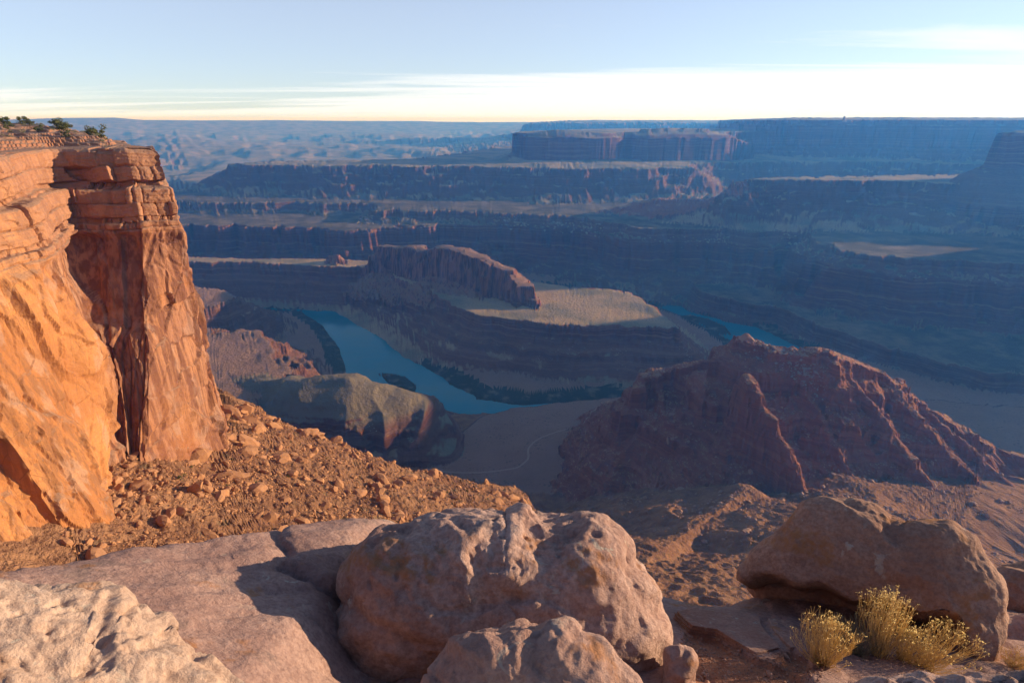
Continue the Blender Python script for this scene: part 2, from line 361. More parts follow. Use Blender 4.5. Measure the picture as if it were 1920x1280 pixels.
def height(X, Y, want_id=False):
    X = np.asarray(X, F4); Y = np.asarray(Y, F4)
    r = np.hypot(X, Y)
    w1 = fbm2(X / 420, Y / 420, 3, 1)
    w2 = billow2(X / 95, Y / 95, 3, 20) - 0.45
    w3 = billow2(X / 22, Y / 22, 2, 40) - 0.35
    near = smooth(300, 900, r)
    w4 = (billow2(X / 7.5, Y / 7.5, 2, 45) - 0.35) * (r < 1300)
    wA = (62 * w1 + 62 * w2 + 8 * w3).astype(F4) * near
    wB = (10 * w1 + 20 * w2 + 9 * w3).astype(F4)
    wF = (90 * w1 + 90 * w2 + 20 * w3).astype(F4)
    # floor
    dr, rr = seg_dist(X, Y, RIVER); rv = dr - rr + (6 * w1 + 8 * w2).astype(F4)
    H = np.interp(rv, [-30, -4, 3, 25, 90, 400], [-606, -602, -599, -595, -590, -584]).astype(F4)
    H += (1.5 * w3 + 3 * w1).astype(F4) * smooth(20, 120, rv)
    ID = np.zeros(X.shape, np.int8); FLAT = np.ones(X.shape, F4)
    ID[(rv < 45)] = 10
    # distant basin country
    far = fbm2(X / 2600, Y / 2600, 5, 60, 0.55)
    fz = -455 + 85 * far
    st = 45.0; q = fz / st; fz = (np.floor(q) + smooth(0.62, 0.95, q - np.floor(q))) * st
    rise = np.interp(r, [3000, 7000, 10000, 14000, 23000], [0, 20, 120, 210, 210])
    hump = np.interp(np.degrees(np.arctan2(X, Y)), [-60, -40, -36.5, -33, -31, -20, 0, 10], [0.2, 0.35, 0.9, 1.0, 0.35, 0.28, -0.35, -0.6])
    sky_line = np.interp(r, [13000, 14800, 17500, 21000], [-300, -45, -30, -300]) + hump * np.interp(r, [13500, 15500], [40, 78]) + 12 * fbm2(X / 1800, Y / 1800, 3, 77)
    fz = np.maximum(fz + rise, np.where(r > 12800, sky_line, -1e4))
    fm = smooth(3300, 4300, r - 0.0) * (r > 2500)
    m = (fz > H) & (r > 3200)
    H = np.where(r > 3200, np.maximum(H * (1 - fm) + np.minimum(fz, H) * fm, np.where(fm > 0, fz * fm + H * (1 - fm), H)), H); ID[m] = 9
    def put(z, i, fl=0.0):
        nonlocal H, ID, FLAT
        mm = z > H; H = np.where(mm, z, H); ID = np.where(mm, np.int8(i), ID); FLAT = np.where(mm, fl, FLAT)
    def poly(P, prof, w, i, top=0.0):
        xs = [p[0] for p in P]; ys = [p[1] for p in P]; e = prof[-1][0] + 160
        mk = (X > min(xs) - e) & (X < max(xs) + e) & (Y > min(ys) - e) & (Y < max(ys) + e)
        if not mk.any(): return
        d = poly_sd(X[mk], Y[mk], P); d = d + w[mk] * smooth(-200, -20, d)
        z = np.full(X.shape, -1e5, F4)
        zz = np.interp(d, [p[0] for p in prof], [p[1] for p in prof])
        zz = np.where(d > prof[-1][0], -1e5, zz) + top * np.where(d < 0, smooth(0, 60, -d), 0) * (w1[mk] + 0.5 * w2[mk])
        fl = np.zeros(X.shape, F4); fl[mk] = smooth(2, -6, d)
        z[mk] = zz; put(z, i, fl)
    def rdg(P, drop, w, i):
        xs = [p[0] for p in P]; ys = [p[1] for p in P]; e = drop[-1][0] + 60
        mk = (X > min(xs) - e) & (X < max(xs) + e) & (Y > min(ys) - e) & (Y < max(ys) + e)
        if not mk.any(): return
        z = np.full(X.shape, -1e5, F4); z[mk] = ridge_h(X[mk], Y[mk], P, drop, w[mk]); put(z, i)
    poly(LOWB, LOWB_P, wB, 4, 6); poly(BENCH, BENCH_P, wB * 0.5, 4, 4)
    poly(BL, BL_P, wA, 4, 8); poly(BL2, BL_P, wB, 4, 8)
    poly(B2, B2_P, wB, 3, 5)
    poly(PEN, PEN_P, wB, 1, 4)
    poly(C2, C2_P, wA, 3, 4); poly(CR, CR_P, wA, 3, 5)
    poly(DR, DR_P, wA * 1.2, 5, 10)
    poly(FR, FR_P, wA, 5, 5); poly(FT, FT_P, wB, 5, 6); poly(SHADE_MESA, FT_P, wB, 5, 6)
    rdg(FTAIL, FTAIL_D, wB, 6)
    poly(ER, ER_P, wB * 1.3, 5, 6); rdg(E2, E2_D, wB * 0.5, 5); rdg(E1, [(0, 0), (60, 5), (120, 16), (200, 40)], wB * 0.3, 5)
    poly(MR, MR_P, wF * 0.6, 8, 8)
    # a farther plateau and small outlying buttes
    poly([(120, 9100), (1500, 8800), (4000, 8600), (7000, 8000), (9000, 12000), (900, 12000)], [(-600, -8), (-100, -38), (0, -78), (40, -170), (300, -250), (1100, -330), (1700, -420)], wF * 1.6, 8, 10)
    rdg([(-2450, 9800, -330), (-1500, 9500, -250), (-500, 9300, -245), (300, 9400, -180)], [(0, 0), (120, 20), (160, 60), (600, 150), (900, 240)], wF, 5)
    rdg([(-1880, 4000, -282), (-1700, 4000, -262), (-1480, 4000, -255), (-1280, 4000, -262), (-1130, 3990, -305)], [(0, 0), (40, 2), (50, 22), (200, 90), (300, 160)], wB, 5)
    rdg([(-900, 3950, -285), (-760, 3940, -262), (-690, 3940, -275)], [(0, 0), (40, 3), (50, 20), (200, 80), (300, 150)], wB, 5)
    rdg(BUTTE, BUTTE_D, 32 * w2 + 16 * w3, 2); rdg(KNOB, KNOB_D, wB * 0.4, 2)
    rdg(DOME, DOME_D, (34 * np.abs(perlin2(X / 62, Y / 120, 47)) - 8 + 7 * w3 * smooth(-462, -490, H)).astype(F4), 11)
    # near slopes
    poly(OWN, OWN_P, wB * smooth(60, 220, r), 7)
    rdg(R3, R3_D, wB * 0.5, 7); rdg(R4, R4_D, wB * 1.2, 7)
    for sp_ in SPURS: rdg(sp_, SPUR_D, 14 * w2 + 12 * w3 + 5 * w4, 6)
    rdg(RR, RR_D, 30 * w2 + 14 * w3 + 4 * w4, 6); rdg(R1, R1_D, 26 * w2 + 12 * w3 + 4 * w4, 6); rdg(R2, R2_D, 6 * w2 + 8 * w3 + 6 * w4, 6)
    # strata ledges on everything that slopes
    stepped = np.interp(H, TX, TY).astype(F4)
    k = np.where(ID == 7, 0.2, 0.5) * smooth(150, 500, r) * (ID != 9) * (ID != 10) * (ID != 0) * smooth(-594, -586, H)
    k = k * np.where((ID == 8), 0.5, 1.0)
    k = k * (1 - FLAT)
    H = H * (1 - k) + stepped * k
    # rubble and gullies
    H += (w3 * 2.2 * smooth(250, 700, r) * (ID != 10) * (ID != 0)).astype(F4) * (1 - FLAT)
    rug = (((ID == 6) & (X > 0)) | (ID == 7)) * smooth(60, 200, r)
    H += (perlin2(X / 7, Y / 7, 90) * 1.0 + perlin2(X / 3, Y / 3, 91) * 0.5) * rug
    g6 = ((ID == 6) & (Y < 900) & (X > 0)) * smooth(0.1, 0.6, fbm2(X / 120, Y / 120, 2, 92) + 0.35)
    H += g6 * ((0.32 - billow2(X / 30 + 0.3 * w1, Y / 44, 3, 93)) * 6.0 + (0.3 - billow2(X / 10, Y / 12, 2, 94)) * 3.0)
    # the scree apron under the left cliff
    mk = (X > -260) & (X < 120) & (Y > 20) & (Y < 420)
    if mk.any():
        x, y = X[mk], Y[mk]
        d = poly_sd(x, y, APR)
        pl = -112 - 0.42 * (x + 105) - 0.43 * (y - 180)
        pl = pl + 2.2 * fbm2(x / 26, y / 26, 4, 95) + 0.75 * perlin2(x / 2.8, y / 2.8, 96) + 0.4 * perlin2(x / 1.3, y / 1.3, 97)
        pl = pl - np.interp(d + 5 * fbm2(x / 18, y / 18, 3, 99), [-8, 0, 6, 20, 60, 160], [0, 1.0, 14, 22, 60, 150])
        z = np.full(X.shape, -1e5, F4); z[mk] = pl; put(z, 7)
    mk = (X < 0) & (Y > -400) & (Y < 700) & (r < 3500)
    if mk.any():
        x, y = X[mk], Y[mk]; d = poly_sd(x, y, LEFT)
        zz = np.interp(d, [p[0] for p in LEFT_P], [p[1] for p in LEFT_P]); zz = np.where(d > 6, -1e5, zz)
        zz = zz - 2.2 * (d < -1) * (d > -120)
        z = np.full(X.shape, -1e5, F4); z[mk] = zz; put(z, 8)
    # river islands
    for P in ISLES:
        xs = [p[0] for p in P]; ys = [p[1] for p in P]
        mk = (X > min(xs) - 30) & (X < max(xs) + 30) & (Y > min(ys) - 30) & (Y < max(ys) + 30)
        if mk.any():
            d = poly_sd(X[mk], Y[mk], P) + 4 * w2[mk]
            z = np.full(X.shape, -1e5, F4); z[mk] = np.interp(d, [-20, -3, 4], [-596.5, -599, -603]); put(z, 10)
    if want_id: return H, ID
    return H

def plateau_h(x, y):
    d = poly_sd(x, y, LEFT) + 1.5 * fbm2(x / 9, y / 9, 3, 105)
    z = np.interp(d, [p[0] for p in LEFT_P], [p[1] for p in LEFT_P]) + smooth(0, 8, -d) * 1.1 * fbm2(x / 19, y / 19, 4, 101)
    q = (z + 0.12 * perlin2(x / 2.5, y / 2.5, 107)) / 0.95; f = q - np.floor(q)
    z = z * 0.25 + 0.75 * (np.floor(q) + smooth(0.5, 0.8, f)) * 0.95 + 0.10 * fbm2(x / 1.6, y / 1.6, 3, 108)
    return z + 2.0 * np.exp(-((x + 152) / 8.0) ** 2 - ((y - 226) / 5.0) ** 2)
# columns: fine inside the view, coarse all round the back
def build_terrain(NCOL=1020, NROW=740):
    azi = np.linspace(-44.5, 44.5, NCOL)
    side = np.array([1, 2, 3.5, 5.5, 8, 11, 15, 20, 26, 33, 41, 50, 60, 71, 83, 96, 110, 125])
    az = np.concatenate([-44.5 - side[::-1], azi, 44.5 + side])
    az = np.radians(az); NC = len(az)
    sub = np.concatenate([np.arange(0, NC, 4), [NC - 1]])
    rd = np.exp(np.linspace(math.log(13.0), math.log(22500.0), 2200))
    A = az[sub][:, None]
    Hd = height(np.sin(A) * rd[None], np.cos(A) * rd[None])
    dz = np.abs(np.diff(Hd, axis=1)); dr = np.diff(rd)[None]; rm = 0.5 * (rd[1:] + rd[:-1])[None]
    vis = 1.0
    cost = 0.42 * dr / rm + 2.3 * dz / np.maximum(rm, 140)
    # the near slope under our feet and the far basin need fewer rows
    cost = cost * np.interp(rm, [13, 70, 120, 160, 300, 450, 900, 1100, 2500, 9000, 22500], [0.12, 0.2, 0.9, 1.0, 1.3, 2.0, 2.0, 1.0, 1.0, 0.7, 0.4])
    ker = np.ones(9) / 9
    cost = np.apply_along_axis(lambda a: np.convolve(a, ker, 'same'), 0, cost)   # neighbours agree
    cum = np.concatenate([np.zeros((len(sub), 1)), np.cumsum(cost, 1)], 1); cum /= cum[:, -1:]
    tgt = np.linspace(0, 1, NROW)
    lr = np.log(rd)
    rows = np.stack([np.interp(tgt, cum[i], lr) for i in range(len(sub))])
    full = np.stack([np.interp(az, az[sub], rows[:, j]) for j in range(NROW)], 1)
    RR = np.exp(full)
    X = np.sin(az)[:, None] * RR; Y = np.cos(az)[:, None] * RR
    Hh, ID = height(X, Y, True)
    V = np.stack([X, Y, Hh], -1)          # NC x NROW
    quads = grid_quads(NC, NROW)[:, ::-1]
    fid = ID[:-1, :-1].reshape(-1)
    V = V.reshape(-1, 3)
    return V, quads, fid
def terrain_mat(kind):
    m = MT('rock_' + kind, 0.95, 0.1)
    P = m.P()
    sep = m.N('ShaderNodeSeparateXYZ'); m.L(P, sep.inputs[0])
    nz = m.N('ShaderNodeSeparateXYZ'); m.L(m.pos.outputs['Normal'], nz.inputs[0])
    big = m.noise(P, 0.004, 3)
    warp = m.math('ADD', sep.outputs[2], m.math('MULTIPLY', m.noise(P, 0.011, 3), 22.0))
    cz = m.N('ShaderNodeCombineXYZ'); m.L(m.math('MULTIPLY', warp, 0.055), cz.inputs[2]); m.L(m.math('MULTIPLY', big, 0.8), cz.inputs[0])
    band = m.noise(cz.outputs[0], 2.0, 5, 0.72)
    strata = m.ramp(band, [(0.32, (0.07, 0.027, 0.02)), (0.43, (0.22, 0.085, 0.052)), (0.48, (0.10, 0.036, 0.026)), (0.55, (0.20, 0.085, 0.06)), (0.62, (0.27, 0.145, 0.10)), (0.68, (0.13, 0.05, 0.036)), (0.74, (0.26, 0.14, 0.10))])
    vs = m.noise(m.mapv(P, (0.09, 0.09, 0.012)), 1.0, 4, 0.6)
    strata = m.mix(m.rng(vs, 0.35, 0.75, 0.0, 0.3), strata, (0.085, 0.036, 0.028))
    slope_c = m.mix(m.noise(P, 0.02, 6, 0.65), (0.105, 0.052, 0.036), (0.24, 0.135, 0.09))
    flat_c = m.mix(m.noise(P, 0.012, 6, 0.62), (0.26, 0.185, 0.11), (0.48, 0.365, 0.23))
    grey = m.mix(m.rng(m.noise(P, 0.006, 4), 0.42, 0.62), flat_c, (0.20, 0.18, 0.125))
    sh = m.voro(P, 0.13); cl = m.noise(P, 0.02, 3)
    shrub = m.math('MULTIPLY', m.rng(sh, 0.16, 0.30, 1.0, 0.0), m.rng(cl, 0.4, 0.6))
    flat_c = m.mix(m.math('MULTIPLY', shrub, 0.75), grey, (0.085, 0.085, 0.05))
    c = m.mix(m.rng(nz.outputs[2], 0.5, 0.8), strata, m.mix(0.45, slope_c, strata))
    c = m.mix(m.rng(nz.outputs[2], 0.92, 0.985), c, flat_c)
    # pale fallen blocks
    bk = m.math('MULTIPLY', m.rng(m.voro(P, 0.16), 0.10, 0.2, 1.0, 0.0), m.rng(m.noise(P, 0.013, 3), 0.57, 0.66))
    c = m.mix(m.math('MULTIPLY', bk, m.rng(nz.outputs[2], 0.6, 0.75)), c, (0.42, 0.37, 0.31))
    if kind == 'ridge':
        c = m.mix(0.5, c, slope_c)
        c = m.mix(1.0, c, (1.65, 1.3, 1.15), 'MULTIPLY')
    if kind == 'rim':  # shade painted in: flat bench tops coloured darker to dim sunlit strips
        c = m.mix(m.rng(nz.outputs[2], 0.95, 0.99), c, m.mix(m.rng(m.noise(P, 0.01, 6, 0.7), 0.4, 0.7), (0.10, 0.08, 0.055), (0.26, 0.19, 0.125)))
    if kind == 'knoll':
        c = m.mix(m.math('MULTIPLY', m.rng(sep.outputs[2], -505, -488), m.rng(nz.outputs[2], 0.5, 0.7)), c, m.mix(m.noise(P, 0.03, 5, 0.65), (0.14, 0.105, 0.072), (0.25, 0.20, 0.14)))
    if kind == 'peninsula':
        c = m.mix(1.0, c, (1.3, 1.15, 1.05), 'MULTIPLY')
    if kind == 'butte':
        fl = m.noise(m.mapv(P, (0.11, 0.11, 0.008)), 1.0, 5, 0.65)
        c = m.mix(m.rng(nz.outputs[2], 0.5, 0.85), m.mix(m.rng(fl, 0.36, 0.62), (0.11, 0.04, 0.028), (0.34, 0.14, 0.09)), (0.30, 0.17, 0.11))
    if kind == 'bench':
        c = m.mix(m.rng(nz.outputs[2], 0.92, 0.985), c, m.mix(m.math('MULTIPLY', shrub, 0.6), m.mix(m.noise(P, 0.015, 6, 0.65), (0.23, 0.125, 0.085), (0.38, 0.225, 0.155)), (0.09, 0.08, 0.05)))
    if kind == 'talus':
        c = m.mix(m.rng(m.noise(P, 0.05, 6, 0.65), 0.3, 0.7), (0.20, 0.09, 0.048), (0.36, 0.185, 0.095))
        c = m.mix(m.math('MULTIPLY', shrub, 0.5), c, (0.12, 0.11, 0.06))
        c = m.mix(m.rng(m.noise(P, 0.9, 4, 0.7), 0.4, 0.7, 0.0, 0.5), c, (0.20, 0.09, 0.05))
    if kind == 'riverbank':
        c = m.mix(m.rng(m.noise(P, 0.03, 5, 0.65), 0.50, 0.68), (0.06, 0.06, 0.035), (0.20, 0.15, 0.10))
    m.col(c)
    h = m.math('ADD', m.noise(P, 0.11, 7, 0.66), m.math('MULTIPLY', m.noise(m.mapv(P, (1, 1, 3)), 0.6, 3), 0.25))
    m.bump(h, 0.75, 7.0)
    return m.m
def make_terrain():
    V, quads, fid = build_terrain()
    tm = terrain_mat('canyon'); zone = {'riverbank': terrain_mat('riverbank'), 'ridge': terrain_mat('ridge'), 'talus_slope': terrain_mat('talus')}
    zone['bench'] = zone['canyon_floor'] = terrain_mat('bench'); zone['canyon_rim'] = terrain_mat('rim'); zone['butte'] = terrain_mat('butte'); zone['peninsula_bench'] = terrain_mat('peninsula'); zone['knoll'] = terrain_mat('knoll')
    global TOP_Z
    TOP_Z = float(V[:, 2].max())
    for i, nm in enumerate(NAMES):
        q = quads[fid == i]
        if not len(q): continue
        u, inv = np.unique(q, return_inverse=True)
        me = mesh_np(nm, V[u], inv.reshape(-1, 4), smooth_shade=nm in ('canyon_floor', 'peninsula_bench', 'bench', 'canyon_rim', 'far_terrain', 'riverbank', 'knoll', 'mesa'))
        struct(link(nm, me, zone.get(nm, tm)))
make_terrain()

def make_river():
    m = MT('river_water', 0.08, 0.3)
    m.b.inputs['IOR'].default_value = 1.33
    P = m.P()
    m.col(m.mix(m.rng(m.noise(P, 0.008, 4, 0.6), 0.4, 0.65), (0.006, 0.20, 0.25), (0.03, 0.20, 0.225)))
    m.bump(m.noise(P, 0.35, 4), 0.12, 0.5)
    L = []; W = []
    for (a, b) in zip(RIVER[:-1], RIVER[1:]):
        for t in np.linspace(0, 1, 10, endpoint=False): L.append([a[k] + t * (b[k] - a[k]) for k in range(3)])
    L.append(list(RIVER[-1])); L = np.array(L)
    for _ in range(6): L[1:-1] = (L[:-2] + 2 * L[1:-1] + L[2:]) / 4
    T = np.gradient(L[:, :2], axis=0); T /= np.linalg.norm(T, axis=1)[:, None]; Nn = np.stack([-T[:, 1], T[:, 0]], 1)
    off = np.linspace(-1, 1, 5)
    V = np.zeros((len(L), 5, 3))
    for k, o in enumerate(off):
        V[:, k, :2] = L[:, :2] + Nn * (o * (L[:, 2:3] + 22)); V[:, k, 2] = -600.4
    struct(link('river', mesh_np('river', V.reshape(-1, 3), grid_quads(len(L), 5)[:, ::-1]), m.m))
make_river()


# ------------------------------------------------------------------ the near cliff on the left
CZ = [-8, -25, -45, -70, -92, -130]
CN = [  # plan of the face at those heights, walking from beside us out to the tip and round it
    [(-128, 20), (-127, 20), (-122, 20), (-112, 20), (-104, 20), (-95, 20)],
    [(-119, 70), (-118, 70), (-114, 70), (-104, 72), (-94, 74), (-85, 74)],
    [(-117, 92), (-116, 92), (-112, 91), (-103, 90), (-93, 88), (-84, 86)],
    [(-115, 112), (-114, 112), (-109, 110), (-100, 107), (-91, 104), (-85, 101)],
    [(-113, 138), (-112, 138), (-108.5, 136), (-107, 137), (-108, 128), (-104, 124)],
    [(-132, 175), (-130, 171), (-125, 161), (-117, 150), (-114, 142), (-111, 139)],
    [(-114, 177), (-111, 172), (-108, 163), (-107, 153), (-108, 144), (-106, 142)],
    [(-106, 182), (-103.6, 178), (-103.4, 178), (-103, 178), (-102.5, 177), (-101, 177)],
    [(-116, 196), (-114, 195), (-114, 195), (-114, 195), (-114, 195), (-113, 196)],
    [(-154, 242), (-152, 243), (-151, 244), (-150, 246), (-149, 250), (-148, 254)],
    [(-222, 304), (-220, 305), (-219, 307), (-218, 310), (-217, 314), (-216, 320)]]
CS = np.array([0, 50, 74, 96, 122, 144, 172, 186, 208, 260, 345], float)
def cliff_plan(s, z):
    """s, z arrays -> x, y"""
    nx = np.array([[p[0] for p in n] for n in CN], float); ny = np.array([[p[1] for p in n] for n in CN], float)
    i = np.clip(np.searchsorted(CS, s) - 1, 0, len(CS) - 2); t = (s - CS[i]) / (CS[i + 1] - CS[i])
    zz = np.array(CZ, float)[::-1]; k = np.clip(np.searchsorted(zz, z) - 1, 0, len(zz) - 2); q = np.clip((z - zz[k]) / (zz[k + 1] - zz[k]), 0, 1)
    def ev(a):
        a = a[:, ::-1]
        lo = a[i, k] * (1 - q) + a[i, k + 1] * q; hi = a[i + 1, k] * (1 - q) + a[i + 1, k + 1] * q
        return lo * (1 - t) + hi * t
    return ev(nx), ev(ny)
def cells(s, z, ws, wz, seed, amp, tilt, ramp=0.14):
    """slabs split by joints: each cell a slightly tilted plane"""
    r = np.random.RandomState(seed)
    s0, s1, z0, z1 = s.min(), s.max(), z.min(), z.max()
    n = int((s1 - s0) / ws * (z1 - z0) / wz) + 4
    ps = r.uniform(s0, s1, n); pz = r.uniform(z0, z1, n); o = r.uniform(-1, 1, n) * amp; gs = r.normal(0, tilt, n); gz = r.normal(0, tilt * 0.35, n)
    best = np.full(s.shape, 1e9, F4); sec = best.copy(); out = np.zeros(s.shape, F4); out2 = out.copy()
    for a in range(n):
        m = (np.abs(s - ps[a]) < 3.2 * ws) & (np.abs(z - pz[a]) < 3.2 * wz)
        if not m.any(): continue
        d = ((s[m] - ps[a]) / ws) ** 2 + ((z[m] - pz[a]) / wz) ** 2
        v = o[a] + gs[a] * (s[m] - ps[a]) + gz[a] * (z[m] - pz[a])
        b_, s_, u, u2 = best[m], sec[m], out[m], out2[m]
        near = d < b_; mid = (~near) & (d < s_)
        out2[m] = np.where(near, u, np.where(mid, v, u2)); sec[m] = np.where(near, b_, np.where(mid, d, s_))
        out[m] = np.where(near, v, u); best[m] = np.where(near, d, b_)
    edge = np.sqrt(np.minimum(sec, 1e6)) - np.sqrt(np.minimum(best, 1e6))
    k = 0.5 + 0.5 * np.clip(edge / ramp, 0, 1)              # faces meet over a short steep break
    return out * k + out2 * (1 - k), edge
def make_cliff():
    s = np.concatenate([np.linspace(0, 55, 26)[:-1], np.linspace(55, 214, 470)[:-1], np.linspace(214, 345, 40)])
    z = np.concatenate([np.linspace(-5.6, -8, 12)[:-1], np.linspace(-8, -32, 110)[:-1], np.linspace(-32, -118, 250)[:-1], np.linspace(-118, -130, 8)])
    S, Z = np.meshgrid(s, z, indexing='ij')
    Sw = S + 1.6 * fbm2(S / 9, Z / 14, 3, 200); Zw = Z + 2.2 * fbm2(S / 12, Z / 9, 3, 210)
    x, y = cliff_plan(S, np.clip(Z, -130, -8))
    xa, ya = cliff_plan(np.clip(S + 3.0, 0, 345), np.clip(Z, -130, -8)); xb, yb = cliff_plan(np.clip(S - 3.0, 0, 345), np.clip(Z, -130, -8))
    tx, ty = xa - xb, ya - yb; l = np.hypot(tx, ty) + 1e-6; nx, ny = ty / l, -tx / l
    o = np.zeros(S.shape)
    # massive wall: two generations of joints, faces spalled off in plates
    c1, e1 = cells(S + 0.7 * fbm2(S / 9, Z / 18, 2, 200), Z + 1.5 * fbm2(S / 12, Z / 9, 2, 210), 8.5, 22.0, 33, 2.0, 0.10, 0.10)
    c2, e2 = cells(S + 0.4 * fbm2(S / 6, Z / 10, 2, 203), Z + 0.8 * fbm2(S / 6, Z / 6, 2, 211), 4.0, 8.5, 38, 0.7, 0.10, 0.16)
    c3, e3 = cells(S + 0.2 * perlin2(S / 2, Z / 2, 3), Z, 1.9, 3.4, 41, 0.22, 0.06, 0.3)
    wall = c1 + c2 + c3 - 0.5 * smooth(0.14, 0.02, e1) - 0.35 * smooth(0.16, 0.04, e2)
    sheer = smooth(126, 114, S) * smooth(-66, -52, Z)
    wall = wall * (1 - 0.3 * sheer)
    # alcove behind the near buttress and lumps on its corner
    al = smooth(122, 130, S) * smooth(178, 166, S) * smooth(-29.5, -31.5, Z + 2.5 * np.sin(S / 9.0)) * smooth(-62, -54, Z + 1.5 * perlin2(S / 4, Z / 4, 8))
    wall = wall * (1 - 0.55 * al) - 3.2 * al
    wall += 3.4 * np.exp(-((S - 120) / 6.0) ** 2 - ((Z + 55) / 7.0) ** 2) + 1.6 * np.exp(-((S - 108) / 7.0) ** 2 - ((Z + 40) / 8.0) ** 2)
    # caprock: beds set back in steps, split into blocks
    Zb = Z + 1.0 * perlin2(S / 30, Z * 0 + 3.1, 220) + 0.35 * perlin2(S / 7, Z / 20, 221)
    cap = np.interp(Zb, [-32, -30.6, -30.2, -28.6, -28.2, -27.2, -26.9, -19.6, -19.0, -18.4, -17.4, -17.0, -9.4, -8.2, -7.4, -5.6],
                    [0, 0.3, 0.2, 0.2, -0.9, -1.0, 0.1, 0.2, -0.3, -3.2, -3.6, -1.8, -1.6, -2.3, -4.5, -9.0])
    b1 = np.zeros(S.shape); rb = np.random.RandomState(52)
    edges = [-34.0, -30.3, -28.4, -26.9, -23.2, -18.8, -17.2, -13.0, -8.2, -3.0]; wid = [7, 4, 2.4, 5.5, 8, 3, 8, 9, 5]
    for e0, e1_, wd in zip(edges[:-1], edges[1:], wid):
        J = np.cumsum(np.clip(rb.lognormal(-0.1, 0.75, int(460 / wd)), 0.15, 4) * wd); Sj = S + 0.5 * perlin2(S / 3, Z / 3, 222) + rb.uniform(-0.25, 0.25) * (Z - e0)
        ix = np.searchsorted(J, Sj); o_ = rb.uniform(-1, 1, len(J) + 2) * 0.7; g_ = rb.normal(0, 0.09, len(J) + 2); lo_ = np.concatenate([[0], J, [400]])
        dj = np.minimum(Sj - lo_[ix], lo_[ix + 1] - Sj); mid = 0.5 * (lo_[ix] + lo_[ix + 1])
        dz_ = np.minimum(Zb - e0, e1_ - Zb)
        v = o_[ix] + g_[ix] * (Sj - mid) - 0.5 * np.exp(-np.maximum(dj, 0) / 0.30) - 0.5 * np.exp(-np.maximum(dz_, 0) / 0.35)
        b1 = np.where((Zb >= e0) & (Zb < e1_), v, b1)
    b2, f2 = cells(Sw, Zb, 3.0, 1.6, 53, 0.18, 0.05)
    cap = cap + b1 + b2 + 0.22 * perlin2(S / 9, Zb * 1.5, 223)
    k = smooth(-33.5, -30.5, Zb)
    # left of the tip the cap beds are broken down to a rubbly shelf
    back = smooth(150, 132, S) * smooth(70, 90, S)
    cap = cap - back * np.interp(Zb, [-31, -27, -19, -8], [0, 0.6, 2.6, 4.0])
    o = wall * (1 - k) + cap * k
    P0 = np.stack([x, y, Z], -1)
    o = o + 0.16 * fbm3(P0 * np.array([1, 1, 0.6]), 1 / 6.0, 3, 230) + 0.09 * fbm3(P0, 1 / 1.3, 2, 240)
    zz = np.where(Z > -8, -8 + 0.12 * (Z + 8), Z) + 0.4 * np.where(Z > -33, b1, 0) * smooth(-33, -28, Z)
    V = np.stack([x + nx * o, y + ny * o, zz], -1)
    m = MT('cliff_sandstone', 0.9, 0.15); P = m.P()
    sep = m.N('ShaderNodeSeparateXYZ'); m.L(P, sep.inputs[0]); nz = m.N('ShaderNodeSeparateXYZ'); m.L(m.pos.outputs['Normal'], nz.inputs[0])
    base = m.mix(m.rng(m.noise(P, 0.06, 5, 0.6), 0.35, 0.65), (0.36, 0.125, 0.042), (0.52, 0.225, 0.08))
    band = m.noise(m.mapv(P, (0.02, 0.02, 0.9)), 1.0, 5, 0.65)
    base = m.mix(m.rng(band, 0.45, 0.7, 0, 0.5), base, (0.31, 0.115, 0.05))
    streak = m.noise(m.mapv(P, (0.55, 0.55, 0.022)), 1.0, 5, 0.62)
    patch = m.noise(m.mapv(P, (0.05, 0.05, 0.03)), 1.0, 3, 0.5)
    vf = m.math('MULTIPLY', m.rng(streak, 0.42, 0.56), m.rng(patch, 0.36, 0.56))
    base = m.mix(m.math('MULTIPLY', vf, 0.85), base, (0.13, 0.055, 0.038))
    pale = m.math('MULTIPLY', m.rng(m.noise(m.mapv(P, (0.16, 0.16, 0.07), loc=(3, 8, 1)), 1.0, 4, 0.6), 0.54, 0.62), m.rng(sep.outputs[2], -40, -30, 1.0, 0.45))
    base = m.mix(m.math('MULTIPLY', pale, 0.42), base, (0.46, 0.34, 0.27))
    # thin joints and hairline cracks
    cr1 = m.rng(m.voro(m.mapv(P, (0.5, 0.5, 0.16)), 0.42, 'DISTANCE_TO_EDGE'), 0.0, 0.016, 1.0, 0.0); cr2 = m.rng(m.noise(P, 0.12, 3), 0.42, 0.56)
    base = m.mix(m.math('MULTIPLY', m.math('MULTIPLY', cr1, cr2), 0.8), base, (0.09, 0.04, 0.025))
    base = m.mix(m.rng(sep.outputs[1], 140, 128, 0.0, 0.3), base, (0.58, 0.26, 0.08))
    tipm = m.math('MULTIPLY', m.rng(sep.outputs[1], 132, 142), m.rng(m.noise(P, 0.08, 4), 0.3, 0.55, 0.35, 1.0))
    base = m.mix(m.math('MULTIPLY', tipm, 0.62), base, m.mix(m.rng(streak, 0.35, 0.6), (0.36, 0.19, 0.125), (0.17, 0.068, 0.042)))
    capc = m.mix(m.noise(P, 0.4, 5, 0.65), (0.34, 0.15, 0.08), (0.56, 0.30, 0.17))
    base = m.mix(m.rng(sep.outputs[2], -34, -28), base, m.mix(0.5, capc, base))
    base = m.mix(m.rng(nz.outputs[2], 0.6, 0.9, 0, 0.7), base, (0.40, 0.25, 0.16))
    fine = m.noise(P, 2.5, 4, 0.6)
    base = m.mix(m.rng(fine, 0.3, 0.7, 0.0, 0.3), base, (0.25, 0.11, 0.06))
    m.col(base)
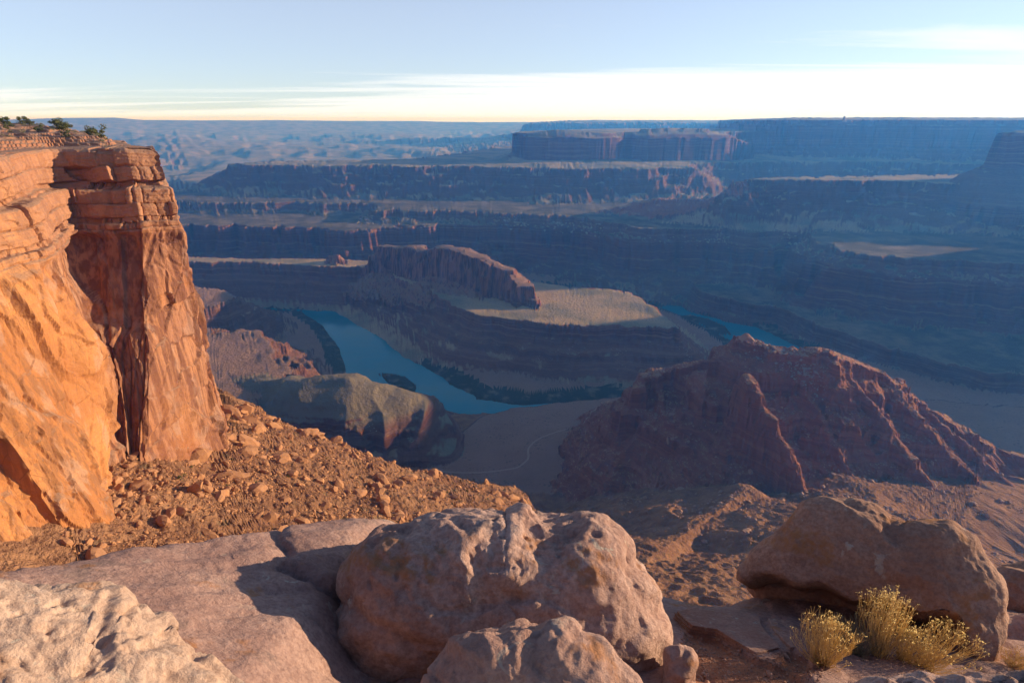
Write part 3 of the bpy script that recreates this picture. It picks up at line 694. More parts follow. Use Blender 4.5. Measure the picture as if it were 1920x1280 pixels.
    m.bump(m.math('ADD', m.noise(P, 0.8, 6, 0.6), m.math('MULTIPLY', m.noise(m.mapv(P, (0.3, 0.3, 3.0)), 1.0, 3), 0.35)), 0.6, 0.7)
    o_ = link('sandstone_cliff', mesh_np('sandstone_cliff', V.reshape(-1, 3), grid_quads(len(s), len(z))[:, ::-1]), m.m)
    struct(o_)
    return V, s, z
CLIFF_V, CLIFF_S, CLIFF_Z = make_cliff()

def make_plateau():
    x = np.linspace(-235, -106, 250); y = np.linspace(128, 300, 330); X, Y = np.meshgrid(x, y, indexing='ij'); Z = plateau_h(X, Y); d = poly_sd(X, Y, LEFT)
    Z = np.where(d > -0.5, np.minimum(Z, -11.0), Z)
    m = MT('plateau_rock', 0.95, 0.1); P = m.P(); nz = m.N('ShaderNodeSeparateXYZ'); m.L(m.pos.outputs['Normal'], nz.inputs[0])
    c = m.mix(m.noise(P, 0.5, 6, 0.65), (0.24, 0.13, 0.085), (0.44, 0.28, 0.19)); c = m.mix(m.rng(m.noise(P, 0.13, 4), 0.5, 0.62, 0, 0.8), c, (0.32, 0.17, 0.10)); c = m.mix(m.rng(nz.outputs[2], 0.85, 0.6), c, (0.36, 0.16, 0.085))
    m.col(c); m.bump(m.noise(P, 2.0, 6, 0.65), 0.6, 0.3)
    q = grid_quads(250, 330); dd = d.reshape(-1); keep = (dd[q] < 1.5).all(1)
    struct(link('cliff_plateau', mesh_np('cliff_plateau', np.stack([X, Y, Z], -1).reshape(-1, 3), q[keep][:, ::-1]), m.m))
make_plateau()
# ------------------------------------------------------------------ rock prototypes
import bmesh
def ico(sub):
    bm = bmesh.new(); bmesh.ops.create_icosphere(bm, subdivisions=sub, radius=1.0)
    v = np.array([x.co[:] for x in bm.verts], float); f = np.array([[x.index for x in p.verts] for p in bm.faces], np.int32); bm.free(); return v, f
ICO = {k: ico(k) for k in (1, 2, 3)}
def rock_np(seed, sub=2, planes=11, flat=0.75, rough=0.05):
    r = np.random.RandomState(seed); v, f = ICO[sub]
    n = r.normal(size=(planes, 3)); n /= np.linalg.norm(n, axis=1)[:, None]; n = np.concatenate([n, -n[:3]]); d = r.uniform(0.55, 1.0, len(n))
    k = v @ n.T; rad = np.min(np.where(k > 0.05, d / np.maximum(k, 0.05), 9), 1); rad = np.minimum(rad, 1.25)
    p = v * rad[:, None]; p = p * np.array([1.15, 0.85, flat]) * (1 + rough * fbm3(p, 2.2, 2, seed % 50)[:, None])
    return p, f
def rock_mat(name, a, b, sc=1.0):
    m = MT(name, 0.92, 0.12); P = m.P()
    oi = m.N('ShaderNodeObjectInfo')
    c = m.mix(m.noise(P, 0.6 * sc, 4, 0.6), a, b)
    c = m.mix(m.math('MULTIPLY', oi.outputs['Random'], 0.35), c, (0.24, 0.12, 0.075))
    m.col(c); m.bump(m.noise(P, 1.6 * sc, 5, 0.62), 0.5, 0.35 / sc); return m.m
SCREE_M = rock_mat('scree_rock', (0.31, 0.135, 0.062), (0.54, 0.28, 0.135))
RIDGE_M = rock_mat('ridge_rock', (0.30, 0.15, 0.09), (0.46, 0.30, 0.21))
PALE_M = rock_mat('pale_block', (0.28, 0.22, 0.17), (0.42, 0.35, 0.28))
ROCK_ME = []
for k in range(9):
    p, f = rock_np(300 + k, 2, 6 + k % 3, 0.55 + 0.08 * (k % 4), 0.03)
    me = mesh_np('rock', p, tris=f); me.materials.append(SCREE_M); ROCK_ME.append(me)
def inside(px, py, poly):
    return poly_sd(np.array([px]), np.array([py]), poly)[0] < 0
def scatter_mesh(name, pts, sizes, mat, sub=1, seed=0, label=None, cat=None):
    """too many and too small to pick apart: one mesh"""
    r = np.random.RandomState(seed); vs = []; fs = []; off = 0
    protos = [rock_np(500 + seed * 10 + k, sub, 9, 0.7, 0.02) for k in range(6)]
    for (x, y, z), s in zip(pts, sizes):
        p, f = protos[r.randint(6)]; a = r.uniform(0, 6.28); c, d = math.cos(a), math.sin(a); sc = s * r.uniform(0.7, 1.3, 3)
        q = p * sc; tl = r.normal(0, 0.3); q = np.stack([q[:, 0] * c - q[:, 1] * d, q[:, 0] * d + q[:, 1] * c, q[:, 2] + tl * q[:, 0]], 1)
        vs.append(q + np.array([x, y, z])); fs.append(f + off); off += len(p)
    o = link(name, mesh_np(name, np.concatenate(vs), tris=np.concatenate(fs)), mat)
    o['kind'] = 'stuff'
    if label: o['label'] = label; o['category'] = cat
    return o
def make_scree():
    r = np.random.RandomState(77); pts = []
    X = r.uniform(-130, 12, 40000); Y = r.uniform(70, 285, 40000)
    d = poly_sd(X, Y, APR); H, ID = height(X, Y, True)
    k = (d < 1) & (ID == 7) & (H / Y > -0.90) & (np.abs(X / Y) < 0.98)
    X, Y, H = X[k], Y[k], H[k]
    # coarser under the wall and in streaks running down the fall line
    st = fbm2((X * 0.72 - Y * 0.70) / 9.0, (X * 0.70 + Y * 0.72) / 60.0, 3, 130)
    keep = r.uniform(0, 1, len(X)) < np.clip(0.45 + 0.75 * st, 0.10, 1) * np.clip(1.15 - (X + 108) / 170.0, 0.2, 1.0)
    X, Y, H = X[keep], Y[keep], H[keep]
    size = 0.20 * (1 - r.uniform(0, 1, len(X))) ** -0.47; size = np.clip(size, 0.20, 3.4) * np.clip(1.15 - (X + 108) / 260.0, 0.5, 1.2)
    bigk = r.choice(len(X), 26, replace=False); size[bigk] = r.uniform(1.8, 3.6, 26)
    app = size / np.hypot(X, Y); order = np.argsort(-app)
    big = order[:300]; rest = order[300:9500]
    for i in big:
        o = link('scree_rock', ROCK_ME[r.randint(len(ROCK_ME))]); s = float(size[i])
        o.location = (X[i], Y[i], H[i] + 0.22 * s); o.scale = (s * r.uniform(0.8, 1.3), s * r.uniform(0.8, 1.2), s * r.uniform(0.7, 1.1))
        o.rotation_euler = (r.normal(0, 0.35), 0.25 + r.normal(0, 0.3), r.uniform(0, 6.28))
        tag(o, 'angular orange sandstone rock lying on the sunlit scree slope below the cliff', 'rock', 'rocks on the scree slope')
    scatter_mesh('scree_rubble', np.stack([X[rest], Y[rest], H[rest] + 0.1 * size[rest]], 1), size[rest], SCREE_M, 1, 3,
                 'small orange rubble strewn over the scree slope below the cliff', 'rubble')
    # ridge rubble
    X = r.uniform(120, 760, 9000); Y = r.uniform(420, 860, 9000); H, ID = height(X, Y, True)
    H2 = height(X + 2, Y); H3 = height(X, Y + 2); sl = np.hypot(H2 - H, H3 - H) / 2
    k = ((ID == 6) | (ID == 7)) & (sl < 0.9) & (r.uniform(0, 1, len(X)) < np.clip(0.15 + fbm2(X / 70, Y / 70, 3, 140) * 1.4, 0, 1))
    X, Y, H = X[k], Y[k], H[k]; size = np.clip(0.8 * (1 - r.uniform(0, 1, len(X))) ** -0.5, 0.8, 4.5)
    scatter_mesh('ridge_rubble', np.stack([X, Y, H + 0.2], 1), size, RIDGE_M, 1, 4, 'dark brown blocks littering the flanks of the shaded ridge', 'rubble')
    # pale blocks under the far rims
    X = r.uniform(-1500, 1900, 30000); Y = r.uniform(1500, 2600, 30000)
    d = poly_sd(X, Y, CR); H = height(X, Y)
    k = (d > 5) & (d < 95) & (H < -388) & (H > -440) & (r.uniform(0, 1, len(X)) < np.clip(0.35 + fbm2(X / 160, Y / 160, 2, 150) * 1.3, 0, 1))
    X, Y, H = X[k][:2600], Y[k][:2600], H[k][:2600]; size = np.clip(2.0 * (1 - r.uniform(0, 1, len(X))) ** -0.4, 2.0, 7.0)
    scatter_mesh('rim_blocks', np.stack([X, Y, H + 0.6], 1), size, PALE_M, 1, 5, 'pale fallen blocks strewn below the far canyon rims', 'rubble')
make_scree()

# ------------------------------------------------------------------ foreground rock shelf
CREST = [(-9, 2.0), (-5.0, 2.1), (-3.5, 2.25), (-2.79, 2.44), (-2.73, 2.78), (-2.53, 3.31), (-2.15, 4.06), (-1.77, 4.56), (-1.31, 4.96), (0, 5.8), (1.59, 4.78), (1.88, 4.6), (2.3, 4.62), (3.2, 5.2), (5, 6.0), (6.8, 6.4), (9, 6.8), (13, 6.5)]
BLOCK = [(-1.92, 3.84), (-1.96, 4.13), (-1.84, 4.44), (-1.15, 5.24), (-0.96, 4.57), (-1.15, 3.28), (-1.32, 3.25), (-1.57, 3.3), (-1.67, 3.35), (-1.68, 3.56), (-1.83, 3.68)]
SOIL = [(1.43, 3.51), (1.62, 3.5), (1.83, 3.06), (2.13, 3.21), (2.30, 3.14), (2.0, 2.7), (1.1, 2.45), (1.25, 2.97)]
def near_ground(X, Y, detail=True):
    z = -2.0 - 0.5 * Y - 0.1 * np.maximum(X, 0) + 0.31 * np.maximum(-X - 0.8, 0) + 0.35 * smooth(-0.9, -1.4, X)
    yc = np.interp(X, [p[0] for p in CREST], [p[1] for p in CREST])
    rd = np.where(X < -0.9, 0.45, 0.9); e = Y - yc + rd
    z = z - np.where(e > 0, 0.28 * (0.9 / rd) * e ** 2 + 0.14 * e ** 3, 0)
    if detail:
        z = z + 0.10 * fbm2(X / 2.2, Y / 2.2, 3, 160) + 0.022 * fbm2(X / 0.42, Y / 0.55, 4, 164, 0.6)
        l = (X * 0.8 + Y * 0.6); c = (-X * 0.6 + Y * 0.8)
        z = z + 0.045 * (billow2(l / 1.1, c / 0.35, 3, 170) - 0.4) * smooth(1.2, 0.2, X)
        z = z - 0.012 * smooth(0.5, 0.75, billow2(X / 0.12, Y / 0.12, 2, 175)) * smooth(1.2, 0.2, X) * smooth(0.0, 0.3, perlin2(X / 0.9, Y / 0.9, 177))
        d = poly_sd(X, Y, BLOCK) + 0.10 * fbm2(X / 0.6, Y / 0.6, 3, 180)
        z = z + np.interp(d, [-0.5, -0.08, 0.0, 0.05, 0.14], [0.075, 0.06, 0.02, -0.05, 0.0])
        ds = poly_sd(X, Y, SOIL) + 0.08 * fbm2(X / 0.3, Y / 0.3, 3, 184)
        z = z - 0.07 * smooth(0.06, -0.10, ds)
        # thin bedding steps on the right-hand shelf
        q = (z + 0.5 * Y + 0.15 * X) / 0.05; z = z + smooth(0.4, 1.6, X) * 0.6 * ((np.floor(q) + smooth(0.7, 0.95, q - np.floor(q))) * 0.05 - q * 0.05)
    return z
def sandstone_mat(name, lite, dark, lichen=True, sc=1.0, bump=0.6, soil=False):
    m = MT(name, 0.93, 0.14); P = m.P()
    c = m.mix(m.rng(m.noise(P, 1.3 * sc, 6, 0.65), 0.32, 0.68), dark, lite)
    g = m.noise(P, 28 * sc, 4, 0.7)
    c = m.mix(m.rng(g, 0.35, 0.7, 0.0, 0.6), c, (dark[0] * 0.6, dark[1] * 0.55, dark[2] * 0.55))
    if lichen:
        d = m.rng(m.noise(P, 2.6 * sc, 6, 0.7, 0.5), 0.56, 0.66)
        c = m.mix(m.math('MULTIPLY', d, 0.55), c, (0.17, 0.12, 0.105))
        pl = m.math('MULTIPLY', m.rng(m.noise(m.mapv(P, loc=(4.2, 1.1, 0.3)), 5 * sc, 6, 0.7, 0.8), 0.60, 0.64), m.rng(m.noise(m.mapv(P, loc=(1, 7, 2)), 1.1 * sc, 2), 0.5, 0.6))
        c = m.mix(m.math('MULTIPLY', pl, 0.65), c, (0.50, 0.44, 0.34))
        ru = m.math('MULTIPLY', m.rng(m.noise(m.mapv(P, loc=(9, 2, 5)), 1.7 * sc, 5, 0.65), 0.54, 0.64), m.rng(m.noise(P, 9 * sc, 4), 0.4, 0.55))
        c = m.mix(m.math('MULTIPLY', ru, 0.7), c, (0.36, 0.15, 0.05))
    if soil:
        at = m.N('ShaderNodeAttribute'); at.attribute_name = 'soil'
        c = m.mix(at.outputs['Fac'], c, m.mix(m.noise(P, 30, 4, 0.7), (0.22, 0.085, 0.045), (0.40, 0.18, 0.10)))
    m.col(c)
    h = m.math('ADD', m.noise(P, 5 * sc, 9, 0.68), m.math('MULTIPLY', m.noise(m.mapv(P, (1, 1, 4.5)), 7 * sc, 4, 0.6), 0.12))
    m.bump(h, bump + 0.15, 0.085 / sc); return m.m
def make_shelf():
    az = np.radians(np.linspace(-70, 70, 520)); rr = np.exp(np.linspace(math.log(1.2), math.log(14.5), 260))
    A, RR = np.meshgrid(az, rr, indexing='ij'); X = np.sin(A) * RR; Y = np.cos(A) * RR
    Z = near_ground(X, Y)
    soil = smooth(0.05, -0.05, poly_sd(X, Y, SOIL) + 0.08 * fbm2(X / 0.3, Y / 0.3, 3, 184))
    Z = np.where(RR > 14.0, Z - 6, Z)
    m = sandstone_mat('shelf_sandstone', (0.47, 0.30, 0.235), (0.31, 0.18, 0.145), soil=True)
    struct(link('rock_shelf', mesh_np('rock_shelf', np.stack([X, Y, Z], -1).reshape(-1, 3), grid_quads(len(az), len(rr))[:, ::-1], smooth_shade=True, attrs={'soil': soil}), m))
make_shelf()

# ------------------------------------------------------------------ foreground boulders
TH = R(21.253); CT, ST = math.cos(TH), math.sin(TH)
FW = np.array([0, CT, -ST]); UP = np.array([0, ST, CT]); RT = np.array([1.0, 0, 0])
def boulder(name, outline, centre, depth, dfront, dback, mat, nphi=300, npsi=170, gx=0.0, gy=0.0, e=0.78, noise=(), hook=None, seed=0):
    """a rounded block: outline in metres across/up at its own distance, bulging towards and away from the viewer"""
    k = depth
    pts = [((x - centre[0]), (y - centre[1])) for x, y in outline]
    phi = np.linspace(0, 2 * math.pi, nphi, endpoint=False)
    rho = np.zeros(nphi); n = len(pts)
    for i in range(n):
        (x0, y0), (x1, y1) = pts[i], pts[(i + 1) % n]
        dx, dy = x1 - x0, y1 - y0; c, s_ = np.cos(phi), np.sin(phi)
        den = c * dy - s_ * dx; den = np.where(np.abs(den) < 1e-9, 1e-9, den)
        t = (x0 * dy - y0 * dx) / den; u = (x0 * s_ - y0 * c) / den
        u = np.where(np.abs(dx) + np.abs(dy) > 0, (x0 * s_ - y0 * c) / den, 0)
        ok = (t > 0) & (u >= -1e-6) & (u <= 1 + 1e-6); rho = np.where(ok, np.maximum(rho, t), rho)
    rho[rho == 0] = np.median(rho)
    psi = np.linspace(0.003, math.pi - 0.003, npsi)
    PH, PS = np.meshgrid(phi, psi, indexing='ij')
    m_ = np.sin(PS) ** e; dd = np.sign(np.cos(PS)) * np.abs(np.cos(PS)) ** e
    a = centre[0] + 0.962 * rho[:, None] * m_ * np.cos(PH); b = centre[1] + rho[:, None] * m_ * np.sin(PH)
    w = np.where(dd > 0, -dd * dfront, -dd * dback) + gx * (a - centre[0]) + gy * (b - centre[1])
    if hook is not None: w = hook(a, b, w)
    axis = FW + RT * centre[0] + UP * centre[1]; axis = axis / np.linalg.norm(axis)
    P = k * (FW[None, None] + a[..., None] * RT + b[..., None] * UP) + w[..., None] * axis
    du = np.roll(P, -1, 0) - np.roll(P, 1, 0); dv = np.gradient(P, axis=1); N = np.cross(du, dv); l = np.linalg.norm(N, axis=-1, keepdims=True); N = N / np.maximum(l, 1e-9)
    ctr = P.mean((0, 1)); sgn = np.sign(np.sum(N * (P - ctr), -1).mean()); N = N * sgn
    # soften the poles
    off = 0
    for kind, sc, amp, o in noise:
        f = fbm3(P, sc, o, seed) if kind == 'f' else (0.35 - billow3(P, sc, o, seed + 5)) if kind == 'b' else -smooth(0.30, 0.0, billow3(P, sc, o, seed + 9)) * 1.0
        if kind == 'l':
            q = P[..., 2] * sc + P[..., 0] * sc * 0.18 + 0.9 * fbm3(P, 1.1, 3, seed + 17); fr = q - np.floor(q); f = smooth(0.0, 0.75, fr) * smooth(1.0, 0.86, fr) - 0.5
        if kind == 'c':
            rs = np.random.RandomState(seed + int(sc * 10)); sd = rs.uniform(P.reshape(-1, 3).min(0) - 0.1, P.reshape(-1, 3).max(0) + 0.1, (o, 3)); Pw = P + 0.12 / sc * np.stack([fbm3(P, sc * 1.2, 3, seed + 31 + q_) for q_ in range(3)], -1)
            b0_ = np.full(P.shape[:2], 1e9); b1_ = b0_.copy(); f = np.zeros(P.shape[:2])
            for q_ in range(o):
                dd_ = np.linalg.norm(Pw - sd[q_], axis=-1); m2 = dd_ < b0_; b1_ = np.where(m2, b0_, np.minimum(b1_, dd_)); g_ = rs.normal(0, 0.9, 3); f = np.where(m2, rs.uniform(-1, 1) + (P - sd[q_]) @ g_ * sc, f); b0_ = np.where(m2, dd_, b0_)
            f = f * smooth(0.0, 0.16 / sc, b1_ - b0_) - 0.6 * smooth(0.012, 0.004, b1_ - b0_) * smooth(0.0, 0.4, perlin3(P[..., 0] * 1.3, P[..., 1] * 1.3, P[..., 2] * 1.3, seed + 3))
        if kind == 'u': f = (0.35 - billow3(P * np.array([1, 1, 0.7]), sc, o, seed + 5)) * np.clip(N[..., 2] * 1.3 + 0.15, 0.1, 1)
        if kind == 'p': f = -smooth(0.15, 0.5, fbm3(P, sc, o, seed + 13)) * np.clip(N[..., 2] * 1.5, 0, 1)      # pits weather into upper faces
        off = off + amp * f
    P = P + N * off[..., None]
    V = P.reshape(-1, 3); q = grid_quads(nphi, npsi); ring = np.arange(nphi)
    i = np.concatenate([q, np.stack([(nphi - 1) * npsi + np.arange(npsi - 1), (nphi - 1) * npsi + np.arange(npsi - 1) + 1, np.arange(npsi - 1) + 1, np.arange(npsi - 1)], 1)])
    V = np.concatenate([V, P[:, 0].mean(0)[None], P[:, -1].mean(0)[None]])
    nv = nphi * npsi; r2 = (ring + 1) % nphi
    t1 = np.stack([ring * npsi, r2 * npsi, np.full(nphi, nv)], 1); t2 = np.stack([r2 * npsi + npsi - 1, ring * npsi + npsi - 1, np.full(nphi, nv + 1)], 1)
    if sgn < 0: i = i[:, ::-1]; t1 = t1[:, ::-1]; t2 = t2[:, ::-1]
    base = V.min(0); base = np.array([V[:, 0].mean(), V[:, 1].mean(), base[2]])
    me = mesh_np(name, V - base, i, t1.tolist() + t2.tolist(), smooth_shade=True)
    return link(name, me, mat, loc=base)
def px(L): return [((x - 960) / 1067.0, (640 - y) / 1067.0) for x, y in L]
BM1 = sandstone_mat('boulder_sandstone', (0.60, 0.40, 0.31), (0.38, 0.215, 0.16), bump=0.7)
BM2 = sandstone_mat('boulder_red_sandstone', (0.50, 0.30, 0.205), (0.32, 0.165, 0.11), bump=0.6)
BM3 = sandstone_mat('boulder_pale_sandstone', (0.68, 0.49, 0.365), (0.52, 0.34, 0.24), bump=0.7)
def make_boulders():
    def hk1(a, b, w):
        ed = 0.03 * np.sin(a * 14.0) + 0.012 * np.sin(a * 37.0)
        top = smooth(-0.415, -0.37, b + ed)                      # the pitted top slopes away from a ledge
        return w + 0.5 * top * np.clip(b + ed + 0.42, 0, 1) * 4.0 * 0.35 + 0.10 * smooth(-0.50, -0.57, b)
    o = boulder('large_boulder', px([(640, 1130), (645, 1080), (665, 1035), (700, 1000), (745, 985), (770, 970), (815, 951), (850, 956), (900, 960), (940, 960), (949, 985), (958, 955), (985, 950), (1010, 962), (1060, 972), (1100, 970), (1140, 980), (1165, 1000), (1185, 1030), (1195, 1055), (1220, 1080), (1242, 1105), (1241, 1140), (1250, 1200), (1245, 1240), (1230, 1268), (1100, 1310), (950, 1330), (800, 1320), (690, 1290), (645, 1245), (634, 1190)]),
                px([(945, 1130)])[0], 4.25, 0.62, 1.15, BM1, 350, 200, gx=0.25, gy=1.3, e=0.72,
                noise=(('f', 0.8, 0.07, 4), ('c', 1.0, 0.035, 12), ('l', 2.3, 0.03, 1), ('u', 2.2, 0.07, 4), ('p', 6.5, 0.02, 3), ('f', 11, 0.008, 4)), hook=hk1, seed=3)
    tag(o, 'largest boulder, pinkish tan and pitted on top, in the centre of the foreground', 'boulder')
    def hk2(a, b, w):
        line = np.interp(a, [0.36, 0.487, 0.562, 0.647, 0.712, 0.764, 0.82], [-0.408, -0.412, -0.436, -0.457, -0.470, -0.482, -0.62]) + 0.006 * np.sin(a * 60)
        u = smooth(line + 0.004, line - 0.018, b)
        return w + 0.75 * u * smooth(0.80, 0.72, a)
    o = boulder('overhanging_boulder', px([(1362, 1080), (1385, 1040), (1430, 1000), (1495, 935), (1530, 930), (1600, 935), (1640, 950), (1670, 975), (1700, 985), (1740, 980), (1785, 985), (1825, 1015), (1832, 1040), (1862, 1080), (1872, 1105), (1866, 1170), (1862, 1225), (1850, 1248), (1780, 1235), (1740, 1225), (1650, 1215), (1560, 1200), (1500, 1180), (1440, 1150), (1380, 1125), (1356, 1105)]),
                px([(1620, 1090)])[0], 5.2, 0.45, 1.2, BM2, 350, 210, gx=-2.3, gy=1.0, e=0.70,
                noise=(('f', 0.7, 0.07, 3), ('c', 0.9, 0.010, 10), ('l', 1.7, 0.022, 1), ('u', 2.4, 0.05, 4), ('f', 9, 0.010, 4)), hook=hk2, seed=21)
    tag(o, 'red brown humped boulder with a dark overhang, behind the yellow bushes', 'boulder')
    o = boulder('boulder', px([(770, 1290), (800, 1250), (828, 1222), (835, 1195), (870, 1190), (905, 1180), (935, 1183), (960, 1175), (985, 1165), (1010, 1172), (1040, 1165), (1075, 1172), (1090, 1190), (1130, 1205), (1165, 1240), (1205, 1275), (1240, 1320), (1120, 1430), (850, 1430), (750, 1340)]),
                px([(985, 1290)])[0], 2.75, 0.30, 0.55, BM1, 240, 130, gy=0.8, e=0.72, noise=(('f', 1.5, 0.04, 4), ('c', 1.9, 0.022, 12), ('l', 4.5, 0.016, 1), ('u', 4.5, 0.035, 4), ('f', 18, 0.005, 4)), seed=34)
    tag(o, 'low tan boulder cut by the bottom edge, in front of the largest boulder', 'boulder')
    def hk4(a, b, w):
        l1 = np.interp(a, [-0.9, -0.75, -0.6], [-0.475, -0.48, -0.50]); u = smooth(l1 + 0.004, l1 - 0.012, b) * smooth(l1 - 0.10, l1 - 0.03, b)
        return w + 0.10 * u * smooth(-0.62, -0.70, a) - 0.05 * smooth(l1, l1 + 0.01, b) * smooth(-0.64, -0.7, a)
    o = boulder('pale_outcrop', px([(-60, 1082), (0, 1085), (60, 1080), (90, 1090), (140, 1087), (200, 1088), (215, 1105), (235, 1125), (235, 1140), (280, 1150), (320, 1165), (318, 1180), (330, 1192), (390, 1208), (450, 1240), (500, 1257), (530, 1277), (560, 1310), (320, 1450), (-100, 1480), (-260, 1330), (-200, 1120)]),
                px([(130, 1300)])[0], 2.45, 0.32, 0.55, BM3, 300, 160, gy=2.0, gx=1.5, e=0.74, noise=(('f', 1.5, 0.05, 4), ('c', 1.7, 0.03, 16), ('l', 4.2, 0.04, 1), ('u', 4.4, 0.035, 4), ('p', 9, 0.018, 3), ('f', 17, 0.006, 4)), seed=47)
    tag(o, 'pale cream lumpy sandstone outcrop in the bottom left corner', 'rock')
    o = boulder('small_boulder', px([(1238, 1275), (1248, 1215), (1275, 1203), (1300, 1215), (1306, 1240), (1298, 1275), (1305, 1310), (1230, 1320)]), px([(1272, 1262)])[0], 3.7, 0.16, 0.3, BM1, 120, 70, gy=0.4,
                noise=(('f', 2.5, 0.03, 3), ('b', 6, 0.035, 2)), seed=58)
    tag(o, 'small rounded tan boulder against the right foot of the largest boulder', 'boulder')
    o = boulder('layered_ledge', px([(1858, 1072), (1880, 1058), (1930, 1055), (2000, 1050), (2010, 1150), (1920, 1152), (1868, 1150)]), px([(1930, 1105)])[0], 6.6, 0.5, 0.9, BM2, 160, 90, gy=2.0, e=0.6,
                noise=(('f', 1.2, 0.08, 3), ('b', 3, 0.06, 2)), seed=64)
    tag(o, 'pink brown ledge behind the overhanging boulder at the right edge', 'rock')
    o = boulder('sloping_ledge', px([(1852, 1170), (1880, 1150), (1960, 1148), (2020, 1170), (2020, 1260), (1900, 1250), (1858, 1240)]), px([(1930, 1200)])[0], 5.3, 0.35, 0.7, BM1, 160, 90, gy=1.6, e=0.6,
                noise=(('f', 1.4, 0.06, 3), ('b', 3.5, 0.05, 2)), seed=69)
    tag(o, 'tan sloping ledge right of the overhanging boulder foot', 'rock')
    o = boulder('rough_rock', px([(1560, 1290), (1610, 1270), (1640, 1264), (1680, 1258), (1720, 1255), (1760, 1262), (1850, 1259), (1930, 1253), (2000, 1260), (2000, 1400), (1560, 1400)]), px([(1780, 1330)])[0], 3.1, 0.2, 0.35, BM1, 180, 80, gy=1.0, e=0.6,
                noise=(('f', 2.0, 0.03, 3), ('b', 5, 0.045, 3), ('p', 10, 0.03, 2)), seed=75)
    tag(o, 'rough pitted rock rim along the bottom edge below the bushes', 'rock')
make_boulders()

def make_plates():
    P1 = [(1.42, 3.81), (1.66, 3.98), (1.97, 4.0), (2.21, 3.84), (2.15, 3.66), (2.12, 3.47), (2.10, 3.24), (1.82, 3.08), (1.66, 3.48), (1.45, 3.51)]
    P2 = [(2.26, 3.81), (2.46, 3.81), (2.44, 3.37), (2.15, 3.23), (2.17, 3.47), (2.2, 3.66)]
    m = sandstone_mat('plate_sandstone', (0.45, 0.285, 0.215), (0.33, 0.17, 0.12), sc=1.4)
    r = np.random.RandomState(4)
    for P, nm, lab in ((P1, 'flat_slab', 'larger thin bedded slab on the red soil, left of the bushes'), (P2, 'flat_slab', 'smaller slab split from the larger one, beside the left bush')):
        P = np.array(P); n = 90
        seg = np.linalg.norm(np.roll(P, -1, 0) - P, axis=1); cs = np.concatenate([[0], np.cumsum(seg)]); Pc = np.concatenate([P, P[:1]])
        t = np.linspace(0, cs[-1], n, endpoint=False); O = np.stack([np.interp(t, cs, Pc[:, 0]), np.interp(t, cs, Pc[:, 1])], 1)
        c = O.mean(0); rings = []
        hs = [(-0.12, 1.0), (-0.05, 1.0), (-0.048, 0.97), (-0.025, 0.985), (-0.023, 0.95), (0.005, 0.965), (0.008, 0.93), (0.03, 0.935), (0.036, 0.91), (0.038, 0.6), (0.036, 0.3), (0.038, 0.02)]
        for k, (h, s) in enumerate(hs):
            j = 1 + 0.03 * fbm2(O[:, 0] * 5 + k * 1.7, O[:, 1] * 5, 3, 190) * (s > 0.9)
            Q = c + (O - c) * s * j[:, None]; rings.append(np.stack([Q[:, 0], Q[:, 1], near_ground(O[:, 0] * 0 + c[0] + (Q[:, 0] - c[0]), Q[:, 1], False) + h + 0.006 * fbm2(Q[:, 0] * 6, Q[:, 1] * 6, 3, 195)], 1))
        V = np.concatenate(rings); q = grid_quads(len(hs), n, True)
        b = np.array([c[0], c[1], V[:, 2].min()])
        o = link(nm, mesh_np(nm, V - b, q), m, loc=b); tag(o, lab, 'rock slab')
    # loose stones and grit on the soil
    k = 0
    for i in range(16):
        x, y = r.uniform(1.25, 2.25), r.uniform(2.6, 3.4)
        if not inside(x, y, SOIL): continue
        s = r.uniform(0.018, 0.05); o = link('stone', ROCK_ME[r.randint(9)].copy() if k == 0 else bpy.data.objects['stone'].data)
        if k == 0: o.data.materials.clear(); o.data.materials.append(BM2)
        o.location = (x, y, float(near_ground(np.array([x]), np.array([y]))[0]) + s * 0.3); o.scale = (s, s * r.uniform(0.7, 1), s * 0.7); o.rotation_euler = (r.normal(0, .3), r.normal(0, .3), r.uniform(0, 6)); k += 1
        tag(o, 'small loose stone lying on the red soil beside the flat slabs', 'stone', 'stones on the red soil')
    X = r.uniform(1.1, 2.3, 2400); Y = r.uniform(2.45, 3.5, 2400); d = poly_sd(X, Y, SOIL); kk = d < 0.04; X, Y = X[kk], Y[kk]
    Z = near_ground(X, Y); sz = np.clip(0.004 * (1 - r.uniform(0, 1, len(X))) ** -0.6, 0.004, 0.016)
    scatter_mesh('gravel', np.stack([X, Y, Z + 0.002], 1), sz, BM2, 1, 8, 'reddish grit and gravel on the soil between the boulders', 'gravel')
make_plates()

# ------------------------------------------------------------------ rabbitbrush in front of the overhanging boulder
def plant_mat(name, a, b, trans=0.45):
    m = MT(name, 0.75, 0.2); P = m.P()
    c = m.mix(m.noise(P, 14, 3), a, b); m.col(c)
    tr = m.N('ShaderNodeBsdfTranslucent'); m.L(c, tr.inputs[0]); ms = m.N('ShaderNodeMixShader'); ms.inputs[0].default_value = trans
    out = m.nt.nodes['Material Output']; m.L(m.b.outputs[0], ms.inputs[1]); m.L(tr.outputs[0], ms.inputs[2]); m.L(ms.outputs[0], out.inputs[0]); return m.m
STRAW = plant_mat('straw_stem', (0.66, 0.48, 0.20), (0.80, 0.62, 0.32))
GREYS = plant_mat('grey_stem', (0.27, 0.25, 0.17), (0.42, 0.38, 0.26))
FLOW = plant_mat('dry_flower', (0.78, 0.55, 0.18), (0.88, 0.70, 0.34), 0.55)
